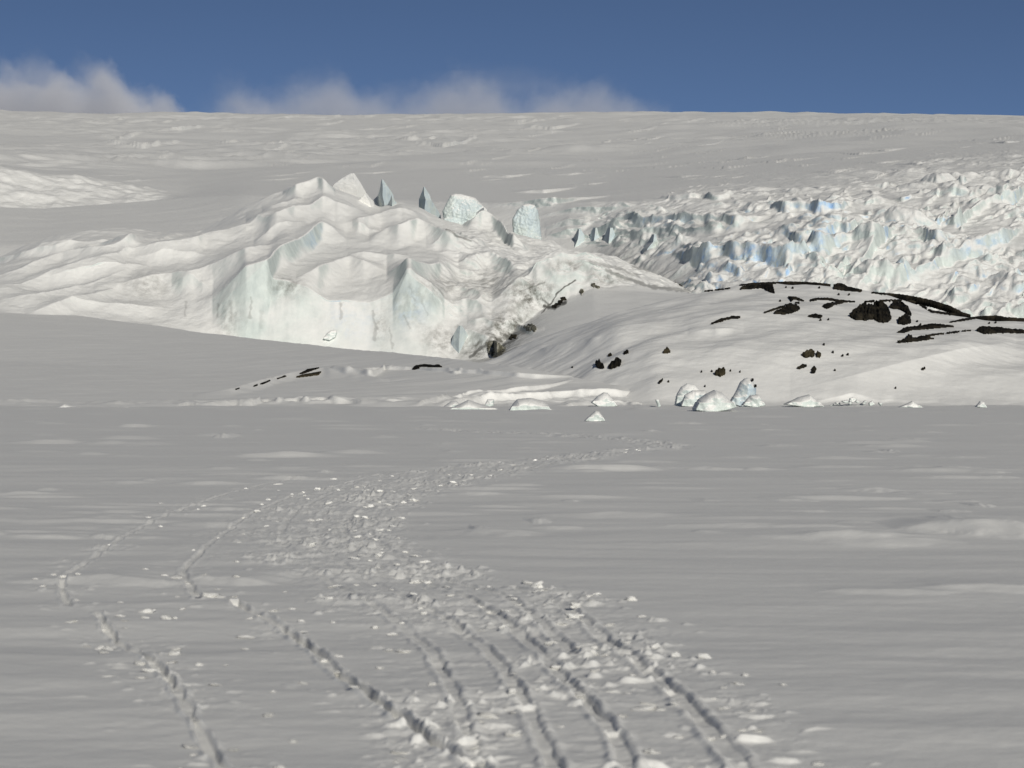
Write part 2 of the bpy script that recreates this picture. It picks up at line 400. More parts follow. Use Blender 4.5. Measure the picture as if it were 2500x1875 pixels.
HILL.Z += 0.10 * fbm(X / 22 + Y / 40, Y / 26, 5, 2) * sstep(185, 220, Y) + 0.05 * fbm((X + 0.35 * Y) / 8, (Y - .2 * X) / 3.2, 6, 3) + 0.02 * perlin(X / 2.2, Y / 4, 15)
HILL.commit(); HILL.mask = sstep(180, 184.5, Y)
HILL.bank([(470, 965), (560, 948), (640, 925), (720, 906), (790, 896), (850, 905), (950, 930)], 0.55, 9, 6, 0.3, 0.1, 3)
HILL.bank([(20, 1003), (130, 994), (260, 998), (340, 990), (450, 983), (560, 976), (700, 971), (780, 969), (850, 975), (960, 985)], 0.38, 0.8, 9, 0.15, 0.5, 4)
HILL.bank([(540, 1004), (640, 990), (730, 994), (830, 1000)], 0.22, 1.6, 8, 0.3, 0.4, 5)
HILL.bank([(790, 904), (850, 903), (900, 905), (960, 890)], 0.6, 1.6, 6, 0.3, 0.4, 6)
HILL.bank([(840, 1008), (950, 1000), (1050, 985), (1150, 966), (1300, 958), (1440, 950), (1500, 951), (1570, 960)], 0.55, 0.8, 10, 0.12, 0.35, 7)
HILL.bank([(1330, 992), (1400, 985), (1480, 978), (1600, 985)], 0.25, 0.8, 6, 0.2, 0.3, 8)
HILL.bank([(860, 1001), (1000, 986), (1100, 973), (1200, 962), (1290, 948), (1350, 938), (1400, 926)], 0.34, 0.6, 2.5, 0.15, 0.3, 9)
HILL.bank([(820, 902), (960, 893), (1080, 898), (1190, 904), (1300, 912), (1400, 918)], 0.34, 0.7, 2.5, 0.15, 0.3, 10)
HILL.bank([(1090, 906), (1130, 905), (1190, 908)], 0.2, 1.0, 3, 0.2, 0.9, 11)
nearsh = np.exp(-((Y - 188) / 2.0) ** 2)
HILL.Z += np.exp(-((Y - 188) / 5.0) ** 2) * HILL.mask * 0.30 * np.clip(fbm(X / 4.0, Y / 3, 60, 4, .55), -0.15, 1)
HILL.build('hill', M_FAR, 'smooth grey snow hill sloping down from the left edge to the shore blocks', 'hill')

# ------------------------------------------------------------------ the snow hill with black rocks on the right
U = ucols(1040, 2560, 2.6, 700, 7000, 30)
KNOLL = Terrain.from_lines(U, [
    [(700, 1060, 200), (1100, 1040, 200), (1300, 1020, 196), (1500, 1000, 187), (2600, 1000, 187), (7000, 1000, 187)],
    [(700, 1060, 212), (1100, 1010, 215), (1300, 1000, 202), (1450, 990, 194), (1600, 983, 191), (1900, 986, 191), (2200, 984, 191), (2600, 986, 191), (7000, 985, 191)],
    [(700, 1000, 222), (1100, 965, 225), (1300, 950, 213), (1450, 935, 203), (1600, 918, 197), (1800, 925, 196), (2000, 930, 196), (2150, 940, 195), (2300, 920, 198), (2500, 905, 200), (7000, 850, 200)],
    [(700, 990, 232), (1100, 935, 235), (1300, 912, 222), (1450, 875, 212), (1600, 850, 206), (1800, 850, 204), (2000, 858, 203), (2200, 858, 203), (2350, 845, 206), (2500, 852, 210), (7000, 760, 210)],
    [(700, 985, 242), (1100, 912, 243), (1300, 872, 232), (1420, 832, 226), (1500, 805, 220), (1700, 772, 220), (1900, 770, 218), (2050, 795, 214), (2200, 808, 213), (2350, 805, 216), (2500, 812, 220), (7000, 700, 220)],
    [(700, 985, 252), (1100, 893, 253), (1200, 872, 250), (1300, 826, 247), (1500, 762, 244), (1700, 716, 248), (1800, 697, 249), (1880, 689, 248), (2000, 693, 246), (2100, 705, 244), (2200, 727, 242), (2300, 757, 240), (2400, 775, 238), (2500, 784, 238), (7000, 650, 238)],
    [(700, 1010, 270), (1300, 880, 270), (1700, 800, 280), (1900, 780, 280), (2300, 840, 270), (2600, 860, 270), (7000, 760, 270)],
], [6, 60, 70, 80, 80, 30], 12, 10)
X, Y = KNOLL.X, KNOLL.Y
up = sstep(192, 202, Y)
KNOLL.Z += up * (0.45 * fbm((X - 0.8 * Y) / 14, (Y + 0.3 * X) / 17, 7, 3, 0.45) + 0.06 * fbm((X + 0.6 * Y) / 3.5, Y / 2.6, 8, 4)) + 0.02 * fbm(X / 1.2, Y / 1.5, 9, 3)
KNOLL.commit(); KNOLL.mask = sstep(189, 193, Y)
KNOLL.bank([(1680, 812), (1730, 803), (1790, 800), (1815, 812)], 0.40, 2.2, 6, 0.5, 0.4, 3)
KNOLL.bank([(1900, 985), (2030, 972), (2080, 962), (2150, 972), (2300, 977), (2500, 980)], 0.30, 0.8, 4, 0.15, 0.8, 4)
KNOLL.bank([(1930, 955), (2050, 925), (2200, 885), (2350, 850), (2480, 835)], 0.55, 7, 12, 0.3, 0.1, 5)
KNOLL.bank([(1240, 868), (1380, 838), (1500, 815), (1640, 790)], 0.35, 5, 10, 0.3, 0.1, 6)
KNOLL.build('rocky_hill', M_FAR, 'rounded snow hill with black rock showing through on the right', 'hill')

# ------------------------------------------------------------------ glacier tongue in the middle
U = ucols(-60, 1860, 2.2, -3000, 2100, 30)
GL = Terrain.from_lines(U, [
    [(-3000, 980, 360), (0, 930, 360), (1000, 930, 370), (1180, 915, 385), (1300, 870, 388), (1500, 800, 388), (1700, 760, 385), (2100, 860, 380)],
    [(-3000, 780, 430), (0, 764, 430), (300, 795, 430), (600, 838, 430), (900, 870, 425), (1100, 882, 420), (1200, 872, 415), (1260, 805, 425), (1330, 755, 430), (1450, 708, 430), (1560, 700, 430), (1700, 716, 425), (1800, 745, 420), (2100, 860, 420)],
    [(-3000, 700, 450), (0, 705, 452), (200, 712, 452), (400, 735, 448), (480, 735, 444), (530, 722, 441), (570, 700, 439), (600, 678, 438), (650, 671, 438), (720, 690, 437), (800, 733, 435), (900, 738, 434), (950, 720, 434), (1000, 690, 434), (1060, 720, 434), (1120, 755, 433), (1200, 745, 432), (1260, 690, 434), (1330, 650, 438), (1400, 648, 440), (1480, 655, 440), (1600, 695, 436), (1800, 752, 430), (2100, 870, 430)],
    [(-3000, 640, 480), (0, 668, 477), (300, 618, 477), (500, 600, 477), (700, 568, 474), (850, 600, 472), (1000, 590, 471), (1150, 612, 470), (1300, 632, 468), (1500, 642, 462), (1650, 700, 456), (1800, 770, 450), (2100, 880, 450)],
    [(-3000, 700, 518), (-300, 660, 518), (0, 627, 518), (63, 597, 518), (142, 570, 518), (228, 559, 518), (335, 562, 518), (437, 570, 518), (494, 559, 518), (538, 537, 518), (601, 502, 518), (649, 480, 518), (708, 462, 518), (777, 452, 518), (830, 468, 516), (895, 492, 515), (928, 504, 515), (952, 495, 515), (970, 488, 514), (1008, 499, 512), (1050, 520, 511), (1081, 537, 510), (1125, 552, 508), (1182, 552, 507), (1227, 562, 506), (1265, 577, 503), (1300, 586, 501), (1340, 590, 499), (1375, 610, 497), (1420, 618, 495), (1500, 628, 489), (1650, 700, 483), (1800, 780, 470), (2100, 900, 470)],
    [(-3000, 760, 560), (0, 760, 560), (800, 640, 560), (1300, 740, 550), (1800, 860, 520), (2100, 950, 520)],
], [50, 160, 170, 190, 30], 5, 4)
GL.commit()
ice_banks = [
    ([(-60, 640), (20, 622), (70, 612), (130, 600), (200, 596)], 1.3, 3.5, 12), ([(180, 612), (240, 596), (290, 600), (330, 612)], 1.3, 3.0, 10),
    ([(120, 690), (200, 668), (260, 660), (330, 652), (370, 662)], 1.4, 4, 12), ([(330, 640), (400, 622), (470, 618), (520, 630)], 1.2, 4, 12),
    ([(120, 745), (220, 738), (320, 742), (420, 752)], 1.2, 3.0, 10), ([(420, 700), (470, 688), (520, 700)], 1.0, 3, 10), ([(850, 640), (900, 622), (950, 618), (1000, 626)], 1.4, 3.5, 12),
    ([(860, 560), (890, 556), (930, 566)], 1.0, 3, 10), ([(1040, 596), (1080, 590), (1130, 604)], 1.1, 3, 10), ([(620, 590), (660, 560), (710, 545), (760, 552)], 1.4, 5, 16), ([(640, 520), (700, 498), (740, 490)], 1.2, 4.5, 14),
    ([(-60, 712), (6, 695), (47, 688), (120, 663), (177, 654), (237, 640), (285, 630), (310, 608), (335, 602), (411, 598), (468, 586), (506, 570), (601, 551), (700, 518)], 2.4, 7, 26),
    ([(-60, 690), (0, 670), (47, 658), (110, 633), (152, 619), (196, 616), (253, 617), (304, 598), (316, 592), (380, 582), (443, 567)], 2.2, 6, 24),
    ([(40, 618), (110, 597), (170, 588), (250, 580), (310, 588)], 1.6, 5, 16),
    ([(228, 715), (269, 700), (348, 677), (380, 668), (427, 662), (465, 671), (506, 649), (554, 633), (595, 617), (674, 601), (720, 590)], 2.6, 7, 26),
    ([(519, 757), (560, 715), (601, 681), (641, 643), (679, 602), (727, 579), (749, 568), (787, 543), (815, 560), (845, 595)], 3.6, 6, 30),
    ([(60, 770), (127, 747), (222, 722), (300, 705)], 1.5, 5, 16),
    ([(0, 735), (80, 722), (160, 705), (230, 690), (320, 672)], 1.5, 6, 14),
    ([(600, 545), (663, 529), (720, 503), (758, 500), (790, 478), (822, 494), (869, 516), (901, 529)], 3.2, 8, 26),
    ([(690, 470), (720, 455), (777, 437), (800, 462), (820, 480)], 2.4, 5, 14),
    ([(818, 551), (853, 538), (885, 532), (935, 520), (980, 508), (1043, 532)], 2.6, 8, 22),
    ([(901, 589), (948, 554), (980, 548), (1018, 533), (1043, 546), (1090, 567), (1154, 595), (1185, 608)], 3.4, 7, 26),
    ([(723, 681), (790, 646), (853, 619), (885, 633), (916, 649), (942, 662)], 3.0, 9, 26),
    ([(945, 668), (970, 654), (1011, 649), (1059, 647), (1075, 641), (1097, 665), (1113, 696)], 2.6, 5, 20),
    ([(960, 745), (975, 705), (993, 664), (1012, 680), (1045, 706), (1078, 735), (1085, 770)], 3.4, 3.5, 16),
    ([(1090, 712), (1120, 698), (1155, 715), (1200, 730)], 1.8, 3, 12),
    ([(1105, 740), (1140, 728), (1175, 745), (1200, 770)], 1.5, 2.5, 8),
    ([(1120, 650), (1165, 622), (1190, 616), (1240, 632), (1290, 650)], 2.6, 6, 20),
    ([(1130, 552), (1150, 540), (1182, 514), (1205, 530), (1240, 560), (1290, 612)], 3.4, 5, 16),
    ([(1080, 560), (1110, 572), (1150, 590), (1190, 603)], 1.2, 2, 12),
    ([(1290, 665), (1340, 640), (1390, 634), (1440, 640), (1500, 660)], 2.6, 5, 18),
    ([(1300, 700), (1350, 690), (1400, 680), (1430, 662), (1480, 668), (1560, 690)], 1.6, 3, 12),
    ([(1100, 830), (1140, 800), (1180, 815), (1215, 830)], 1.4, 3, 8), ([(1140, 790), (1185, 775), (1225, 800)], 1.4, 2.5, 7),
    ([(1200, 800), (1240, 780), (1290, 800), (1330, 805)], 1.0, 2, 7),
]
for i, (pts, A, wf, wb) in enumerate(ice_banks): GL.bank(pts, A * (.8 if wf > 5 else .8), wf * 1.25 if wf > 5 else wf * 1.3, wb * 0.9, 0.25, 0.12, i + 3)
X, Y = GL.X, GL.Y; Uu = np.repeat(GL.U[:, None], Y.shape[1], 1)
V1 = GL.vproj()
onice = sstep(424, 436, Y)
right = sstep(1020, 1150, Uu)
GL.Z += onice * (0.6 * fbm((X + 0.5 * Y) / 20, (Y - .4 * X) / 20, 14, 3, 0.42) + 0.10 * fbm(X / 2.6, Y / 3.5, 16, 4, 0.55))
GL.Z += onice * right * (0.36 * ridged((X + .5 * Y) / 6, Y / 6, 18, 3, 0.5) * (1 - sstep(480, 520, Y)) + 0.06 * fbm(X / 1.1, Y / 1.1, 20, 3))
GL.Z += (1 - onice) * (0.25 * fbm((X + .6 * Y) / 12, Y / 20, 23, 3))
GL.Y = GL.Y + np.where((Y > 428) & (Y < 440), 1, 0) * 0.0
gs = np.gradient(GL.Z, axis=1) / np.maximum(np.gradient(GL.Y, axis=1), 1e-3)
GL.Y = GL.Y - sstep(.5, 1.3, gs) * onice * (0.40 * fbm(X / 6, GL.Z / 10, 27, 2) + 0.05 * fbm(X / 1.0, GL.Z / 5.0, 28, 2))
V = GL.vproj()
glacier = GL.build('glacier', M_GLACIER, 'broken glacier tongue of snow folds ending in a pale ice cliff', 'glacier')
def blob(us, vs, r, ru=None):
    return np.exp(-(((Uu - us) / (ru or r)) ** 2 + ((V - vs) / r) ** 2))
dirt = 0.55 * blob(700, 700, 28, 40) + 0.30 * blob(560, 780, 60, 40) + 0.35 * blob(360, 700, 35, 70) + 0.9 * blob(1200, 850, 40, 75) + 0.8 * blob(1300, 720, 40, 60) + 0.75 * blob(1240, 790, 30, 60) + 0.6 * blob(1390, 650, 18, 50) + 0.6 * blob(1480, 680, 20, 50) + 0.45 * blob(1070, 830, 40, 40) + 0.4 * blob(930, 800, 40, 18) + 0.4 * blob(1190, 690, 40, 60) + 0.25 * blob(1000, 740, 60, 50) + 0.4 * blob(1080, 700, 30, 50)
attr(glacier, 'dirt', np.clip(1.15 * dirt, 0, 1))
shade_stain = np.zeros(Uu.shape)  # crevice shade painted into the colour, along with real stains on the ice
def shade_stain_line(pts, wd, amt):
    global shade_stain
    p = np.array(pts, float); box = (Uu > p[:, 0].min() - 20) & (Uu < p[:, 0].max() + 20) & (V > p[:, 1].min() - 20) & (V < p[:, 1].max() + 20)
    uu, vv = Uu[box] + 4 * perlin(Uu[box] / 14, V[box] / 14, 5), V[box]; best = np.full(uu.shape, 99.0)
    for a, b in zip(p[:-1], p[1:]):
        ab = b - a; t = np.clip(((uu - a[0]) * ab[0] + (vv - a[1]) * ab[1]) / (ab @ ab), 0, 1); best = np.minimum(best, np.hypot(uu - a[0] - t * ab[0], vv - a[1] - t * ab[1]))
    w_ = wd * (1 + .7 * perlin(uu / 9, vv / 9, 8)); shade_stain[box] = np.maximum(shade_stain[box], amt * (1 - sstep(w_ * .4, w_ * 1.3, best)))
for pts, wd, amt in [([(1322, 763), (1345, 742), (1362, 712), (1405, 684)], 2.2, .85), ([(1318, 728), (1338, 742), (1344, 752)], 2, .8), ([(1378, 738), (1350, 752), (1330, 748)], 5, .9), ([(1270, 712), (1300, 700), (1330, 690)], 1.8, .5),  # crevices drawn as dark colour lines, no groove cut
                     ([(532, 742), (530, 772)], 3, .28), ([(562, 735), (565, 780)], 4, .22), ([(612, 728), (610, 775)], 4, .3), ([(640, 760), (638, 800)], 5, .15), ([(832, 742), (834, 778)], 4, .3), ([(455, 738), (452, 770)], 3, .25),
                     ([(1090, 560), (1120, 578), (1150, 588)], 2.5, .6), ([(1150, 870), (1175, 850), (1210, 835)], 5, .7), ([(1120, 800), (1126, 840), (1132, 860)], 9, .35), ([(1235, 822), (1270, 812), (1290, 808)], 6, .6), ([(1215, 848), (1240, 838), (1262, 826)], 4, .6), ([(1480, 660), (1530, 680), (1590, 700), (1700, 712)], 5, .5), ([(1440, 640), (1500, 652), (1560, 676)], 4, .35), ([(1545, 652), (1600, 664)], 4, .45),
                     ([(1000, 700), (1012, 735)], 2, .18), ([(1030, 735), (1044, 770)], 2.5, .2), ([(985, 770), (1000, 800)], 3, .25), ([(910, 760), (918, 800), (912, 830)], 4, .3), ([(950, 800), (960, 850)], 3, .25)]: shade_stain_line(pts, wd, amt)
attr(glacier, 'shade_stain', np.clip(shade_stain, 0, 1))
attr(glacier, 'blue', np.clip(0.7 * blob(830, 770, 45, 25) + 0.45 * blob(880, 790, 60, 40) + 0.5 * blob(790, 590, 30, 40) + 0.35 * blob(1000, 760, 50, 40) + 0.35 * blob(200, 598, 15, 60), 0, 1))

# ------------------------------------------------------------------ ice cap and the icefall coming down from it
U = ucols(-60, 2560, 2.4, -4000, 8000, 30)
CAP = Terrain.from_lines(U, [
    [(-4000, 720, 580), (0, 720, 580), (1200, 740, 560), (1450, 780, 500), (1640, 785, 450), (1740, 775, 430), (1900, 755, 415), (2250, 805, 408), (2500, 838, 400), (8000, 835, 400)],
    [(-4000, 600, 640), (0, 600, 640), (600, 570, 620), (1000, 560, 590), (1300, 610, 560), (1450, 630, 540), (1600, 632, 505), (1740, 618, 478), (2000, 606, 456), (2500, 610, 448), (8000, 600, 448)],
    [(-4000, 505, 760), (0, 505, 760), (110, 510, 760), (180, 503, 760), (370, 490, 760), (450, 483, 750), (600, 476, 700), (1000, 490, 640), (1400, 500, 580), (1700, 488, 545), (2000, 490, 510), (2500, 480, 496), (8000, 480, 496)],
    [(-4000, 530, 810), (0, 530, 810), (250, 520, 810), (380, 498, 810), (440, 481, 800), (600, 466, 740), (1000, 480, 680), (1400, 488, 625), (1700, 474, 580), (2000, 470, 540), (2500, 455, 520), (8000, 455, 520)],
    [(-4000, 404, 860), (0, 404, 860), (60, 418, 860), (110, 428, 860), (190, 430, 860), (310, 452, 860), (400, 474, 850), (450, 477, 850), (600, 458, 790), (1000, 468, 730), (1400, 472, 670), (1700, 452, 620), (2000, 440, 575), (2500, 415, 560), (8000, 415, 560)],
    [(-4000, 385, 1100), (0, 390, 1100), (500, 420, 1000), (1000, 420, 900), (1500, 425, 830), (2000, 405, 720), (2500, 380, 650), (8000, 380, 650)],
    [(-4000, 330, 2000), (0, 332, 2000), (1000, 342, 1900), (1700, 338, 1800), (2000, 345, 1400), (2300, 350, 1100), (2500, 345, 980), (8000, 345, 980)],
    [(-4000, 260, 3300), (0, 271, 2900), (250, 274, 2900), (500, 277, 2900), (800, 279, 2900), (1000, 279, 2900), (1500, 274, 2900), (1800, 274, 2900), (2200, 279, 2900), (2500, 284, 2900), (8000, 300, 2900)],
    [(-4000, 330, 4200), (8000, 360, 4200)],
], [130, 150, 40, 60, 90, 130, 110, 10], 18, 4)
X, Y = CAP.X, CAP.Y; Uu = np.repeat(U[:, None], Y.shape[1], 1)
far = sstep(880, 1000, Y)
CAP.Z += far * (2.2 * fbm(X / 90, Y / 150, 34, 3, 0.5) + 1.8 * ridged(X / 60 + .3 * perlin(X / 60, Y / 60, 2), Y / 55, 35, 3, 0.5) * sstep(-0.3, 0.6, fbm(X / 260, Y / 400, 36, 2))) * (1 - sstep(2800, 3300, Y))
CAP.Z += (1 - far) * 0.15 * fbm((X + Y) / 25, Y / 20, 37, 3)
# zone of broken ice
line_top = np.interp(Uu, [1250, 1450, 1700, 2000, 2300, 2560], [600, 520, 440, 410, 365, 340])
V0 = CAP.vproj()
zone = sstep(-25, 130, V0 - line_top) * sstep(1380, 1620, Uu) * (Y > 365)
xs = X + 4 * perlin(X / 18, Y / 20, 44); ys = Y + 5 * perlin(X / 20, Y / 22, 45)
f1, f2, cx_, cy_, cid = voronoi((xs + .45 * ys) / 7, ys / 8, 46)
g1, g2, gx, gy, gid = voronoi((xs + .3 * ys) / 2.8 + 11, ys / 3.2, 47)
crack = 1 - sstep(0.0, 0.22, f2 - f1)
dome = sstep(0.0, 0.45, f2 - f1)
block = np.minimum(f2 - f1, .75) * (1.0 + 3.4 * cid) + 1.4 * fbm((X - .5 * Y) / 20, (Y + .6 * X) / 24, 57, 3, .5)
small = np.minimum(g2 - g1, .7) * (0.3 + 1.1 * gid) + 0.3 * ridged((X - .3 * Y) / 7, Y / 8, 58, 3, .5)
CAP.ksm = 7
def px_bank(lst, A, wf, wb, tp=0.2, rough=0.4):
    for i, pts in enumerate(lst): CAP.bank(pts, A, wf, wb, tp, rough, i + 5)
# low ice steps and sastrugi on the upper slope
lips = [(430, 312, 240), (300, 330, 150), (560, 344, 140), (650, 360, 130), (370, 372, 120), (350, 351, 260), (560, 352, 150), (900, 312, 150), (1000, 342, 260), (1085, 350, 200),
        (1200, 384, 110), (1170, 403, 70), (1180, 430, 70), (1440, 448, 90), (1330, 464, 160), (1660, 430, 140), (1560, 316, 90), (1350, 305, 140), (1580, 340, 120), (1720, 297, 70), (1250, 315, 120), (1290, 330, 110), (1650, 350, 60),
        (1570, 300, 50), (1480, 345, 80), (700, 290, 90), (560, 278, 80), (720, 281, 60), (900, 281, 60), (1190, 283, 60), (1270, 296, 80), (1000, 296, 120), (800, 300, 100), (500, 322, 60), (520, 338, 50), (1890, 392, 110), (1960, 402, 90), (1700, 395, 100), (1820, 380, 120), (2100, 372, 160), (2240, 398, 120), (760, 384, 120), (900, 408, 100), (680, 400, 80)]
for i, (u, v, wd) in enumerate(lips):
    Yl = float(CAP.depth([u], [v])[0]); A = 0.10 * wd / 2 / F * Yl * (0.7 + 0.6 * rng.rand()); sl = -rng.uniform(0.0, 0.045) * wd
    CAP.bank([(u - wd / 2, v - sl), (u - wd * .15, v), (u + wd / 2, v + sl)], A, A * 1.8, A * 34, 0.5, 0.1, i)
for i in range(260):
    u = rng.uniform(-40, 2540); v = rng.uniform(283, 440); wd = rng.uniform(40, 150)
    if u < 500 and rng.rand() < 0.6: continue
    Yl = float(CAP.depth([u], [v])[0]); A = 0.075 * wd / 2 / F * Yl * rng.uniform(0.5, 1.2)
    CAP.bank([(u - wd / 2, v + .03 * wd), (u, v), (u + wd / 2, v - .03 * wd)], A, A * 1.8, A * 34, 0.5, 0.1, i)
# the bright dip on the far left
CAP.Z += (1 - sstep(360, 440, Uu)) * sstep(805, 820, Y) * (1 - sstep(860, 885, Y)) * 0.9 * fbm((X + .5 * Y) / 10, Y / 10, 63, 3)
# long ice steps right of the tongue
px_bank([[(1190, 500), (1260, 494), (1330, 484), (1400, 481), (1490, 478)], [(1310, 530), (1370, 515), (1440, 507), (1500, 504), (1580, 500)],
         [(1320, 556), (1370, 545), (1400, 540), (1460, 548)], [(1330, 575), (1380, 560), (1440, 553)],
         [(1560, 490), (1640, 478), (1700, 470), (1760, 478), (1860, 470)]], 1.5, 2.2, 16, 0.5)
px_bank([[(1480, 540), (1530, 528), (1600, 536), (1660, 530), (1690, 525), (1800, 535), (1880, 530)]], 2.0, 2.5, 18)
px_bank([[(1640, 620), (1700, 608), (1760, 600), (1850, 598), (1950, 606), (2020, 620)]], 3.2, 3, 16)
px_bank([[(1400, 575), (1440, 562), (1490, 558), (1540, 570), (1600, 560), (1700, 556), (1850, 548)]], 1.3, 2.5, 14)
px_bank([[(1870, 505), (1950, 492), (2020, 494), (2080, 500)], [(1900, 572), (1990, 560), (2060, 546), (2110, 550)], [(1960, 610), (2050, 580), (2110, 575), (2170, 590)]], 2.4, 2.5, 14)
px_bank([[(2080, 660), (2140, 590), (2180, 560), (2260, 560), (2330, 600)], [(2060, 690), (2140, 660), (2220, 672), (2290, 640), (2340, 610)], [(2290, 540), (2380, 500), (2460, 470), (2520, 450)], [(2260, 625), (2330, 610), (2420, 575), (2500, 560)]], 2.2, 3, 14)
for i in range(560):
    u = rng.uniform(1430, 2540); lt = float(np.interp(u, [1250, 1450, 1700, 2000, 2300, 2560], [600, 520, 440, 410, 365, 340]))
    v = rng.uniform(lt + 5, 780 if u > 1660 else 600); wd = rng.uniform(18, 90) * (0.5 + 0.5 * (v - 340) / 440)
    A = rng.uniform(0.25, 0.95) * (0.35 + 0.75 * min(1, (v - lt) / 120)); sl = rng.uniform(-0.05, 0.55) * wd
    CAP.bank([(u - wd / 2, v + sl * .6), (u - wd * .1, v), (u + wd / 2, v - sl * rng.uniform(-.5, .9))], A, A * rng.uniform(.8, 3), A * rng.uniform(4, 12), 0.4, 0.3, i)
calm = 0.3 + 1.0 * sstep(-.35, .55, fbm((X + .5 * Y) / 26, Y / 22, 97, 2))
CAP.Z += zone * calm * (1 - .7 * np.exp(-((Uu - 1830) / 110) ** 2 - ((V0 - 660) / 60) ** 2)) * (0.72 * block + 0.75 * small + 0.06 * fbm(X / 1.8, Y / 2, 48, 3))
cs = np.gradient(CAP.Z, axis=1) / np.maximum(np.gradient(CAP.Y, axis=1), 1e-3)
stp = sstep(.4, 1.2, cs) * (Y > 366) * (Y < 1000)
CAP.Y = CAP.Y - stp * (0.8 * fbm(X / 6, CAP.Z / 4, 91, 2) + 0.4 * fbm(X / 2.0, CAP.Z / 1.8, 92, 3)) * sstep(1150, 1350, Uu)
V = CAP.vproj()
cap = CAP.build('ice_cap', M_CAP, 'broad grey snow slope of the ice cap rising to the skyline with a blue-tinged icefall on its right', 'ice cap')
def blob2(us, vs, r, ru=None): return np.exp(-(((Uu - us) / (ru or r)) ** 2 + ((V - vs) / r) ** 2))
bl = zone * (0.10 + 0.8 * crack) * sstep(.55, .9, cid) + 0.95 * blob2(1830, 660, 60, 110) + 0.6 * blob2(1990, 515, 25, 80) + 0.6 * blob2(1980, 560, 15, 80) + 0.5 * blob2(2390, 590, 35, 60) + 0.5 * blob2(2400, 690, 30, 50) + 0.4 * blob2(1630, 540, 14, 70)
for (a, b, ru, rv) in [(1756, 660, 4, 26), (1762, 685, 14, 8), (1846, 640, 3, 18), (1868, 590, 3, 18), (1880, 620, 4, 14), (1890, 650, 6, 18), (1866, 672, 7, 12), (1926, 678, 5, 20), (2012, 680, 5, 10), (1905, 690, 16, 10), (2340, 565, 5, 12), (2365, 600, 6, 14), (2215, 480, 8, 6), (2250, 482, 9, 6), (2440, 690, 8, 14), (2400, 690, 22, 12)]:
    bl = bl + 1.6 * np.exp(-(((Uu - a - .12 * (V - b)) / ru) ** 2 + ((V - b) / rv) ** 2))
attr(cap, 'blue', np.clip(bl, 0, 1))
attr(cap, 'dirt', np.clip(0.5 * blob2(1500, 640, 40, 60) + 0.4 * blob2(1730, 548, 8, 40) + 0.3 * blob2(1600, 680, 25, 60), 0, 1))

# ------------------------------------------------------------------ solids grown from an outline: distance, size and thickness of their own
def inside(poly, u, v):
    p = np.asarray(poly, float); x0, y0 = p[:, 0], p[:, 1]; x1, y1 = np.roll(x0, -1), np.roll(y0, -1)
    r = np.zeros(u.shape, bool)
    for a, b, c, d in zip(x0, y0, x1, y1):
        if b == d: continue
        cr = ((b > v) != (d > v)) & (u < (c - a) * (v - b) / (d - b) + a); r ^= cr
    return r
def edge_dist(poly, u, v):
    p = np.asarray(poly, float); q = np.roll(p, -1, 0); best = np.full(u.shape, 1e9)
    for a, b in zip(p, q):
        ab = b - a; t = np.clip(((u - a[0]) * ab[0] + (v - a[1]) * ab[1]) / (ab @ ab + 1e-9), 0, 1)
        best = np.minimum(best, np.hypot(u - a[0] - t * ab[0], v - a[1] - t * ab[1]))
    return best
def cells(mask):
    i, j = np.where(mask[:-1, :-1] & mask[1:, :-1] & mask[:-1, 1:] & mask[1:, 1:]); return i, j

def shell(name, mask, front, back, mat):
    """closes a front and a back sheet over the masked cells into one solid"""
    i, j = cells(mask); nv = mask.shape[1]
    if len(i) == 0: return None
    q = np.stack([i * nv + j, (i + 1) * nv + j, (i + 1) * nv + j + 1, i * nv + j + 1], 1)
    n = mask.size; fr = q; bk = q[:, ::-1] + n
    e = np.concatenate([q[:, [0, 1]], q[:, [1, 2]], q[:, [2, 3]], q[:, [3, 0]]]); key = e[:, 0] * (2 * n) + e[:, 1]; rk = e[:, 1] * (2 * n) + e[:, 0]
    bd = e[~np.isin(key, rk)]
    side = np.stack([bd[:, 1], bd[:, 0], bd[:, 0] + n, bd[:, 1] + n], 1)
    allf = np.concatenate([fr, bk, side]); used = np.unique(allf); rm = np.full(2 * n, -1); rm[used] = np.arange(len(used))
    co = np.concatenate([front.reshape(-1, 3), back.reshape(-1, 3)])
    return mesh_obj(name, co[used], rm[allf], mat)

